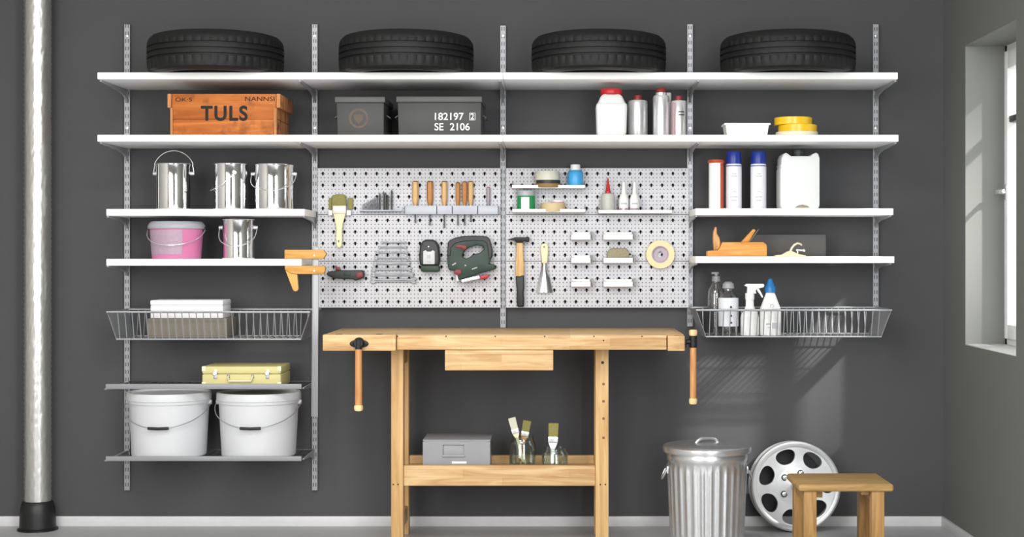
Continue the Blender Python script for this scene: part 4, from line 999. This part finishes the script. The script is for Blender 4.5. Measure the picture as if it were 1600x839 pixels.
# hammer
q = Q(812, 425, DP+.025); u = lambda L: [(780+a/5.161, 350+b/5.161) for a, b in L]
t = thing('hammer', 'hammer with wooden handle and black grip on the right perforated board', 'hammer', (q.loc()[0], YB, q.loc()[2]))
MB().prism(q.p(u([(60, 128), (130, 106), (200, 106), (212, 110), (218, 103), (240, 103), (245, 120), (240, 146), (218, 146), (212, 138), (195, 142), (190, 152), (138, 152), (125, 133)])), -.036, -.012, 'XZ', .003).build('hammer_head', M_iron, t)
hw_ = MB(); hw_.prism(q.p(u([(138, 148), (192, 148), (194, 220), (200, 320), (200, 425), (132, 425), (132, 320), (138, 220)])), -.033, -.015, 'XZ', .006, seg=3); hw_.build('handle', M_handle, t)
MB().prism(q.p(u([(132, 418), (165, 425), (190, 408), (201, 418), (204, 500), (197, 560), (202, 600), (200, 660), (192, 668), (145, 668), (140, 600), (143, 540), (136, 480)])), -.036, -.012, 'XZ', .006, seg=3).build('grip', M_black, t)
m = MB()
for a in (122, 210): m.cyl((q.x(780+a/5.161), 0, q.z(350+160/5.161)), (q.x(780+a/5.161), -.034, q.z(350+160/5.161)), .0028, n=10)
m.build('wall_hook', M_grey, t)
# putty knife
q = Q(850.5, 420, DP+.012)
t = thing('putty_knife', 'putty knife with cream handle hanging beside the hammer', 'putty knife', (q.loc()[0], YB, q.loc()[2]))
MB().prism(q.p(u([(335, 175), (350, 158), (375, 155), (393, 165), (397, 210), (392, 260), (388, 318), (345, 318), (340, 260), (334, 215)])), -.024, -.006, 'XZ', .005, seg=3, holes=()).build('handle', M_cream, t)
m = MB(); b = bmesh.new(); n_ = 9
rows = [[(345, 316), (382, 316)], [(340, 360), (390, 360)], [(322, 440), (408, 440)], [(298, 552), (430, 552)]]
g_ = []
for rw in rows:
    (x0, yy0), (x1, _) = rw
    g_.append([(q.x(780+(x0+(x1-x0)*i/8)/5.161), -.013-.008*math.sin(PI*i/8), q.z(350+yy0/5.161)) for i in range(9)])
fa = [[b.verts.new(p) for p in r_] for r_ in g_]; ba = [[b.verts.new((p[0], p[1]+.0015, p[2])) for p in r_] for r_ in g_]
for j in range(3):
    for i in range(8):
        b.faces.new((fa[j][i], fa[j][i+1], fa[j+1][i+1], fa[j+1][i])); b.faces.new((ba[j][i], ba[j+1][i], ba[j+1][i+1], ba[j][i+1]))
for j in range(3):
    b.faces.new((fa[j][0], fa[j+1][0], ba[j+1][0], ba[j][0])); b.faces.new((fa[j][8], ba[j][8], ba[j+1][8], fa[j+1][8]))
for i in range(8):
    b.faces.new((fa[0][i], ba[0][i], ba[0][i+1], fa[0][i+1])); b.faces.new((fa[3][i], fa[3][i+1], ba[3][i+1], ba[3][i]))
bmesh.ops.recalc_face_normals(b, faces=b.faces); m.merge(b); m.build('blade', M_knife, t)
m = MB(); m.lathe([(0, 0), (.0042, 0), (.0042, .0262), (0, .0262)], 14, (q.x(780+362/5.161), 0, q.z(350+185/5.161)), 'Y'); m.build('hanging_peg', M_steel, t)

# ================================================================= WORKBENCH
d0 = .60; zt = Z(522.5, .62); zb_ = Z(546.5, .62)
bx = X(787, .35)
t = thing('workbench', 'beech workbench with two vices, drawer and lower tray', 'workbench', (bx, -.35, 0)); LX = lambda p, d: X(p, d)-bx; LY = lambda d: .35-d
XL, XR = LX(505, .64), LX(1070, .64)
xj = LX(619, .64)
MB().box(XL+.02, XR, LY(.60), LY(.11), zb_, zt, .003).build('bench_top', M_beech, t)
MB().box(xj+.002, XR-.07, LY(.635), LY(.601), zb_+.001, zt-.002, .002).build('front_apron', M_beech, t)
vj = MB().box(XL, xj, LY(.655), LY(.601), zb_-.002, zt+.001, .003).build('front_vice_jaw', M_beech, t)
MB().box(XL, XL+.028, LY(.6), LY(.11), zb_, zt, .003).build('end_board', M_beech, t)
tv = MB().box(XR-.066, XR, LY(.645), LY(.601), zb_-.003, zt-.004, .003).build('tail_vice_jaw', M_beech, t)
# holes along the apron and the top
m = MB()
for p in (621, 697, 774, 851, 928, 1003): m.lathe([(0, 0), (.0028, 0), (.0028, .0006), (0, .0006)], 12, (LX(p, .635), LY(.635), Z(525.5, .635)), 'Y')
m.lathe([(0, 0), (.0032, 0), (.0032, .0006), (0, .0006)], 12, (LX(943, .635), LY(.635), Z(532, .635)), 'Y')
for p in (531, 594): m.box(LX(p, .6)-.012, LX(p, .6)+.012, LY(.648), LY(.604), zt+.0005, zt+.0016)
m.lathe([(0, 0), (.010, 0), (.010, .0006), (0, .0006)], 18, (XR-.03, LY(.62), zt-.004), 'Z')
m.build('dog_holes', M_iron, t)
# drawer
dx0, dx1 = LX(695, .63), LX(864.5, .63)
dr = MB(); dr.box(dx0+.008, dx1-.008, LY(.60), LY(.26), zb_-.072, zb_-.0005, .002); dw = dr.build('drawer', M_beech, t)
MB().box(dx0, dx1, LY(.63), LY(.605), Z(579, .63), zb_-.0005, .003).build('drawer_front', M_beech, dw)
# legs
LW0, LW1 = LX(611, .5), LX(630, .5); RW0, RW1 = LX(930.5, .5), LX(951, .5)
ft = zb_-.0005
for (a, b) in ((LW0, LW1), (RW0, RW1)):
    MB().box(a, b, LY(.50), LY(.44), 0, ft, .003).build('leg', M_beechv, t)
BL1 = LX(640, .16); BR0 = LX(928, .16)
for (a, b) in ((BL1-.055, BL1), (BR0, BR0+.055)):
    MB().box(a, b, LY(.20), LY(.14), 0, ft, .003).build('leg', M_beechv, t)
for (a, b) in ((LW0+.004, BL1-.004), (BR0+.004, RW1-.004)):
    MB().box(a, b, LY(.44), LY(.20), ft-.075, ft-.005, .003).build('top_cross_rail', M_beech, t); MB().box(a, b, LY(.44), LY(.20), .06, .12, .003).build('foot_rail', M_beech, t)
zr1, zr0 = Z(728, .5), Z(760, .5)
MB().box(LW1-.0, RW0+.0, LY(.488), LY(.46), zr0, zr1, .003).build('front_rail', M_beech, t)
MB().box(BL1-.0, BR0+.0, LY(.185), LY(.160), zr0, zr1, .003).build('back_rail', M_beech, t)
ZTR = zr1-.034
MB().box(BL1+.001, BR0-.001, LY(.46), LY(.185), ZTR-.012, ZTR, .001).build('tray_board', M_beech, t)
m = MB()
for a in (614.5, 622, 938, 946): m.lathe([(0, 0), (.0032, 0), (.0032, .0008), (0, .0008)], 12, (LX(a, .5), LY(.50), Z(757, .5)), 'Y')
m.lathe([(0, 0), (.006, 0), (.006, .0008), (0, .0008)], 16, (LX(941.5, .5), LY(.50), Z(566.5, .5)), 'Y'); m.build('leg_holes', M_iron, t)
m = MB()
for yy in (600, 627, 654, 684): m.lathe([(0, 0), (.0055, 0), (.0055, .0006), (0, .0006)], 16, (LX(943, .5), LY(.50), Z(yy, .5)), 'Y')
m.build('leg_plugs', M_plug, t)
# front vice
vx = LX(560, .68); vz = Z(537, .66); kk = S(.68)
m = MB(); m.prism([(vx+.036*math.copysign(abs(math.cos(a))**.8, math.cos(a)), vz+.015*math.sin(a)) for a in [2*PI*i/28 for i in range(28)]], LY(.655)-.007, LY(.655), 'XZ', .002)
m.lathe([(0, 0), (.020, 0), (.0205, .010), (.0175, .014), (.0175, .028), (.016, .030), (0, .030)], 28, (vx, LY(.655), vz+.004), 'Y')
for s in (-1, 1): m.lathe([(0, 0), (.006, 0), (.005, .011), (0, .012)], 12, (vx+s*.027, LY(.655), vz), 'Y')
m.cyl((vx, LY(.675), vz-.022), (vx, LY(.675), vz+.018), .0135, n=16, bev=.002); m.build('vice_flange', M_iron, vj)
ry = LY(.675)
m = MB(); m.cyl((vx, ry, Z(636, .68)), (vx, ry, vz+.010), .0135*11.5/11, .0128, 20); m.build('vice_handle', M_beechd, vj)
m = MB(); m.lathe([(0, 0), (.015, .003), (.0175, .010), (.017, .020), (.0135, .025), (0, .026)], 20, (vx, ry, Z(643, .68))); m.build('handle_knob', M_ball, vj)
# tail vice
tx_ = LX(1083, .62); ty = LY(.62); tz = Z(534, .62)
m = MB(); m.cyl((XR, ty, tz), (tx_-.003, ty, tz), .011, n=16); m.cyl((tx_, ty, Z(543, .62)), (tx_, ty, Z(524.5, .62)), .0155, n=20, bev=.002); m.box(XR, XR+.005, ty-.03, ty+.03, tz-.02, tz+.02, .002); m.build('vice_screw', M_iron, tv)
m = MB(); m.cyl((tx_, ty, Z(627, .62)), (tx_, ty, Z(522, .62)), .0128, n=20); m.build('vice_handle', M_beechd, tv)
for zz in (Z(632, .62), Z(525, .62)):
    m = MB(); m.lathe([(0, 0), (.014, .002), (.0158, .008), (.0158, .019), (.0135, .024), (0, .025)], 20, (tx_, ty, zz)); m.build('handle_knob', M_ball, tv)

# things in the bench tray
df = .44; fx0, fx1 = X(660.5, df), X(766, df); hB = Z(687.5, df)-ZTR
t = thing('plastic_drawer_box', 'grey translucent plastic drawer box standing in the bench tray', 'storage box', ((fx0+fx1)/2, -.33, ZTR)); w = (fx1-fx0)/2
MB().box(-w+.003, w-.003, -.10, .125, 0, hB-.004, .003).build('box_body', M_frost, t)
MB().box(-w-.001, w+.001, -.10, .13, hB-.006, hB, .002).build('box_lid', M_frost, t)
fq = lambda p: X(p, df)-(fx0+fx1)/2; fzz = lambda p: Z(p, df)-ZTR
fp = [(-w, .001), (w, .001), (w, hB-.0065), (-w, hB-.0065)]
hl = [(fq(692), fzz(711)), (fq(725), fzz(711)), (fq(725), fzz(695)), (fq(692), fzz(695))]
pf = MB().prism(fp, -.110, -.101, 'XZ', .0012, holes=[hl], seg=1).build('drawer_front', M_frost, t)
MB().box(fq(691), fq(726), -.117, -.110, fzz(713.5), fzz(710.5), .001).build('finger_pull', M_frost, pf)
MB().box(fq(706), fq(729), -.111, -.1095, fzz(724.5), fzz(721), .0005).build('label_slot', M_white, pf)
def jar(px, d, r, ytop, label):
    h = Z(ytop, d)-ZTR; R = r/S(d)
    t = thing('glass_jar', label, 'jar', on(px, d, ZTR), 'glass jars in the bench tray')
    MB().lathe([(0, 0), (R*.92, 0), (R, .005), (R, h*.74), (R*.86, h*.86), (R*.82, h*.9), (R*.84, h), (R*.78, h), (R*.77, h*.9), (R*.81, h*.86), (R*.93, h*.73), (R*.93, .009), (0, .008)], 48).build('jar_glass', M_clear, t)
    return t
jar(816.5, .32, 21, 682, 'taller clear glass jar holding two paintbrushes in the bench tray')
jar(867, .34, 20.5, 699, 'shorter clear glass jar holding one paintbrush in the bench tray')
def brush(p_lo, p_hi, d, label, mb_, mh, wpx=14, len_b=20):
    q0 = Vector((X(p_lo[0], d), -d, max(Z(p_lo[1], d), ZTR+.012))); q1 = Vector((X(p_hi[0], d), -d, Z(p_hi[1], d)))
    L = (q1-q0).length; k = S(d); lb_ = len_b/k; w = wpx/2/k
    t = thing('paintbrush', label, 'paintbrush', q0, 'paintbrushes in the glass jars'); ang = math.atan2(q1.x-q0.x, q1.z-q0.z); t.rotation_euler = (0, ang, 0)
    z1 = L-lb_; z2 = z1-w*1.1
    MB().prism([(-w*.95, z1), (w*.95, z1), (w*1.04, L*.995), (w*.7, L), (-w*.7, L), (-w*1.04, L*.995)], -.006, .006, 'XZ', .002).build('bristles', mb_, t)
    MB().box(-w, w, -.007, .007, z2, z1+.002, .0015).build('ferrule', M_bright, t)
    MB().prism([(-w*.9, z2), (-w*.75, z2-w*.5), (-w*.42, z2-w*1.3), (-w*.35, z2-w*3), (-w*.45, .012), (-w*.2, 0), (w*.2, 0), (w*.45, .012), (w*.35, z2-w*3), (w*.42, z2-w*1.3), (w*.75, z2-w*.5), (w*.9, z2)], -.005, .005, 'XZ', .0015).build('handle', mh, t)
brush((818, 722), (799.5, 652.5), .335, 'tilted paintbrush with pale bristles in the taller jar', M_pale, M_cream, 11.5, 19)
brush((812, 722), (824, 657), .305, 'paintbrush with dark olive bristles in the taller jar', M_olive, M_handle2, 12.5, 18)
brush((863, 724), (865, 661), .34, 'paintbrush with olive bristles and white handle in the shorter jar', M_olive, M_white, 15.5, 22)

# ================================================================= TRASH CAN
d = .45; k = S(d)
t = thing('trash_can', 'galvanised ribbed metal trash can with lid on the floor', 'trash can', (X(1104.5, d), -d, 0))
ztop = Z(709, .62)+.010; R = 62/k; Rb = 55.5/k
n = 30*8
def rib(u, r, z):
    if z < .025 or z > ztop-.065: return 1.
    ph = (u*30) % 1
    s_ = math.sin(PI*min(1, max(0, (ph-.2)/.6))) if .2 < ph < .8 else 0
    e = min(1, (z-.025)/.01, (ztop-.065-z)/.01)
    return 1+.030*s_*e
rows = [(0, .004), (Rb, .004), (Rb+.002, .0), (Rb+.003, .012)]
for i in range(15):
    z = .022+(ztop-.062-.022)*i/14; rows.append((Rb+(R-Rb)*(z/ztop), z))
rows += [(R, ztop-.055), (R*1.015, ztop-.045), (R*1.015, ztop-.035), (R*1.0, ztop-.028), (R*1.0, ztop-.012), (R*1.03, ztop-.006), (R*1.03, ztop-.001), (R*.98, ztop-.001), (R*.97, ztop-.02), (R*.9, .02), (0, .012)]
MB().lathe(rows, n, fn=rib).build('can_body', M_galv, t, ang=30)
RL = 68.3/k
ld = MB().lathe([(R*1.035, ztop-.022), (RL, ztop-.022), (RL+.002, ztop-.012), (RL, ztop), (RL*.97, ztop+.004), (RL*.90, ztop+.002), (RL*.87, ztop+.005), (RL*.6, ztop+.011), (RL*.3, ztop+.014), (0, ztop+.015), (0, ztop+.013), (RL*.6, ztop+.009), (R*1.035, ztop), (R*1.035, ztop-.022)], 72).build('lid', M_galv, t)
hz_ = ztop+.015
hp = [(-.048, 0, hz_-.004), (-.040, 0, hz_+.006), (-.030, 0, hz_+.012), (-.014, 0, hz_+.015), (.014, 0, hz_+.015), (.030, 0, hz_+.012), (.040, 0, hz_+.006), (.048, 0, hz_-.004)]
m = MB(); m.tube(hp, .007, 8); m.xf(Matrix.Rotation(math.radians(18), 4, 'Z')); m.build('lid_handle', M_galv, ld)
for s in (-1, 1):
    x = s*(R*1.0); m = MB(); zh = ztop-.095
    m.box(x-.004*1, x+.004, -.035, .035, zh-.012, zh+.018, .003)
    pts = [(x+s*.004, -.030, zh)]+[(x+s*(.006+.016*math.sin(PI*i/12)), -.030*math.cos(PI*i/12), zh-.035*math.sin(PI*i/12)) for i in range(13)]+[(x+s*.004, .030, zh)]
    m.tube(pts, .0035, 8); m.build('side_handle', M_galv, t)

# ================================================================= ALLOY WHEEL
Rw = .1885; cz = .1885
t = thing('alloy_wheel', 'silver seven-slot alloy wheel leaning on the wall behind the stool', 'wheel', (X(1243, .13), -.13, 0)); t.rotation_euler = (math.radians(-4.5), 0, 0)
C = (0, 0, cz)
MB().lathe([(Rw*.86, .024), (Rw*.90, .030), (Rw*.95, .032), (Rw*.985, .028), (Rw, .018), (Rw, .010), (Rw*.955, .004), (Rw*.93, -.012), (Rw*.90, -.035), (Rw*.93, -.068), (Rw*.985, -.075), (Rw*.985, -.080), (Rw*.92, -.080), (Rw*.87, -.05), (Rw*.87, .0), (Rw*.855, .02), (Rw*.86, .024)], 96, C, 'Y').build('rim', M_alloy, t)
def yprof(r): # dished face
    f_ = r/Rw; return .024-.010*math.sin(min(1, f_/.86)*PI)+.006*(1-f_)
b = bmesh.new(); ns = 7; r1, r2 = Rw*.42, Rw*.865; nn = 32
for s_ in range(ns):
    th0 = math.radians(57+s_*360/7)
    def mp(u_, v_):
        th = th0+u_*PI/ns; r_ = (r1+r2)/2+v_*(r2-r1)/2; return (r_*math.cos(th), -yprof(r_), cz+r_*math.sin(th))
    oo, hh_, h2 = [], [], []
    for k_ in range(nn):
        a = 2*PI*k_/nn; c_, s2 = math.cos(a), math.sin(a); q_ = max(abs(c_), abs(s2)); oo.append(b.verts.new(mp(c_/q_, s2/q_)))
        rr = (abs(c_)**2.6+abs(s2)**2.6)**(-1/2.6); uu, vv = .70*c_*rr*(1-.16*(-s2 if s2 < 0 else 0)), .145+.745*s2*rr
        p = mp(uu, vv); hh_.append(b.verts.new(p)); h2.append(b.verts.new((p[0], p[1]+.022, p[2])))
    for k_ in range(nn):
        l = (k_+1) % nn; b.faces.new((oo[k_], oo[l], hh_[l], hh_[k_])); b.faces.new((hh_[k_], hh_[l], h2[l], h2[k_]))
bmesh.ops.remove_doubles(b, verts=b.verts, dist=2e-5); bmesh.ops.recalc_face_normals(b, faces=b.faces)
m = MB(); m.merge(b)
m.lathe([(r1*1.002, yprof(r1)-.0002), (r1*.8, yprof(r1*.8)), (r1*.5, yprof(r1*.5)), (Rw*.12, yprof(Rw*.12)), (0, yprof(0))], 56, C, 'Y')
m.build('wheel_face', M_alloy, t, ang=45)
MB().lathe([(0, .0), (Rw*.115, .0), (Rw*.115, .036), (Rw*.10, .040), (0, .040)], 36, C, 'Y').build('hub_cap', M_galv, t)
for i in range(5):
    a = math.radians(69+72*i); p = (Rw*.31*math.cos(a), 0, cz+Rw*.31*math.sin(a)); yb0 = yprof(Rw*.31)
    m = MB(); m.lathe([(.0095, yb0-.006), (.0138, yb0-.006), (.0138, yb0+.0016), (.0095, yb0+.0016), (.0095, yb0-.006)], 24, p, 'Y'); hb = m.build('bolt_seat', M_gdark, t)
    MB().lathe([(0, yb0-.006), (.0093, yb0-.006), (.0093, yb0+.003), (.0065, yb0+.005), (0, yb0+.005)], 18, p, 'Y').build('bolt_cover', M_bright, hb)

# ================================================================= STOOL
dF, dBk = .86, .60; xc = X(1322, .86); zS = Z(757, dF)
t = thing('step_stool', 'small low wooden stool standing in front of the alloy wheel', 'stool', (xc, -.72, 0))
sx0, sx1 = X(1248, dF)-xc, X(1397.5, dF)-xc; yF, yB_ = .72-dF, .72-.56
MB().box(sx0, sx1, yF, yB_, zS-.028, zS, .011, 4).build('seat', M_stool, t)
legs = [(X(1257, dF)-xc, X(1277, dF)-xc), (X(1363, dF)-xc, X(1383, dF)-xc)]
for a, b in legs:
    MB().box(a, b, yF+.010, yF+.058, 0, zS-.0275, .003).build('leg', M_stoolv, t)
    MB().box(a, b, yB_-.058, yB_-.010, 0, zS-.0275, .003).build('leg', M_stoolv, t)
(a0, a1), (b0, b1) = legs
MB().box(a1-.002, a1+.030, yF+.058, yB_-.03, zS-.058, zS-.0275, .003).build('cleat', M_stool, t)
MB().box(b0-.030, b0+.002, yF+.058, yB_-.03, zS-.048, zS-.0275, .003).build('cleat', M_stool, t)
for a, b in legs: MB().box(a+.006, b-.006, yF+.058, yB_-.058, zS-.070, zS-.0275, .003).build('side_rail', M_stoolv, t)

# ================================================================= DOWNPIPE
d = .085; k = S(d); zb0 = Z(782, d)
t = thing('duct_pipe', 'crinkled silver vent duct running up the wall at far left', 'pipe', (X(59, d), -d, 0))
b = bmesh.new(); n = 64; R = 20.5/k; rnd = random.Random(3); rings = []; zz = zb0-.04; zl = []
while zz < 2.70: zl.append(zz); zz += .011
for j, z in enumerate(zl):
    rings.append([b.verts.new(((R+.0010*(1 if j % 2 else -1)+rnd.uniform(-.0012, .0012))*math.cos(2*PI*i/n), (R+.0010*(1 if j % 2 else -1)+rnd.uniform(-.0012, .0012))*math.sin(2*PI*i/n), min(z, 2.699))) for i in range(n)])
for a, c in zip(rings, rings[1:]):
    for i in range(n): b.faces.new((a[i], a[(i+1) % n], c[(i+1) % n], c[i]))
m = MB(); m.merge(b); m.build('duct_tube', M_alu, t, ang=180)
m = MB(); Rr = 26/k
m.lathe([(0, 0), (Rr*1.19, 0), (Rr*1.19, .006), (Rr*1.06, .012), (Rr*1.04, zb0*.55), (Rr*1.0, zb0*.78), (Rr*.90, zb0*.97), (R+.003, zb0), (R+.0012, zb0), (R+.0012, zb0-.02), (0, zb0-.03)], 56); m.build('duct_boot', M_black, t)

# ================================================================= LIGHT
wd = bpy.data.worlds.new('World'); sc.world = wd; wd.use_nodes = True
bg = wd.node_tree.nodes['Background']; bg.inputs[0].default_value = (.93, .97, 1, 1); bg.inputs[1].default_value = 2.2
def area(name, loc, tgt, sx, sy, energy, col=(1, 1, 1)):
    l = bpy.data.lights.new(name, 'AREA'); l.shape = 'RECTANGLE'; l.size = sx; l.size_y = sy; l.energy = energy; l.color = col
    o = bpy.data.objects.new(name, l); COL.objects.link(o); o.location = loc
    o.rotation_euler = (Vector(tgt)-Vector(loc)).to_track_quat('-Z', 'Y').to_euler(); return o
area('studio_light_key', (-1.85, -4.7, 1.75), (.1, 0, 1.2), 2.0, 2.1, 108, (1, .985, .96))
area('studio_light_fill', (1.08, -5.2, 1.65), (.6, 0, 1.2), 1.1, 2.1, 108, (.97, .985, 1))
area('overhead_fill', (-.6, -3.0, 2.66), (-.6, -3.0, 0), 1.6, .8, 62)  # unseen overhead lamp, added to brighten upward-facing surfaces
sp = bpy.data.lights.new('low_sun', 'SPOT'); sp.energy = 11000; sp.spot_size = math.radians(5.5); sp.spot_blend = .6; sp.shadow_soft_size = .22; sp.color = (1, .97, .92)
so = bpy.data.objects.new('low_sun', sp); COL.objects.link(so)
dirv = Vector((-1.3, 1, -1.25)).normalized(); tgt = Vector((XW+.1, -.70, 1.50)); so.location = tgt-dirv*9; so.rotation_euler = dirv.to_track_quat('-Z', 'Y').to_euler()

# ================================================================= CAMERA
cam = bpy.data.cameras.new('camera'); co = bpy.data.objects.new('camera', cam); COL.objects.link(co)
co.location = (0, -D, ZC); co.rotation_euler = (PI/2, 0, 0)
cam.sensor_width = 36; cam.lens = F/1600*36; cam.shift_x = -(VX-800)/1600; cam.shift_y = (VY-419.5)/1600; cam.clip_end = 100
sc.camera = co
sc.view_settings.view_transform = 'Standard'; sc.view_settings.look = 'None'; sc.view_settings.exposure = -0.12; sc.view_settings.gamma = 1; sc.view_settings.use_curve_mapping = False
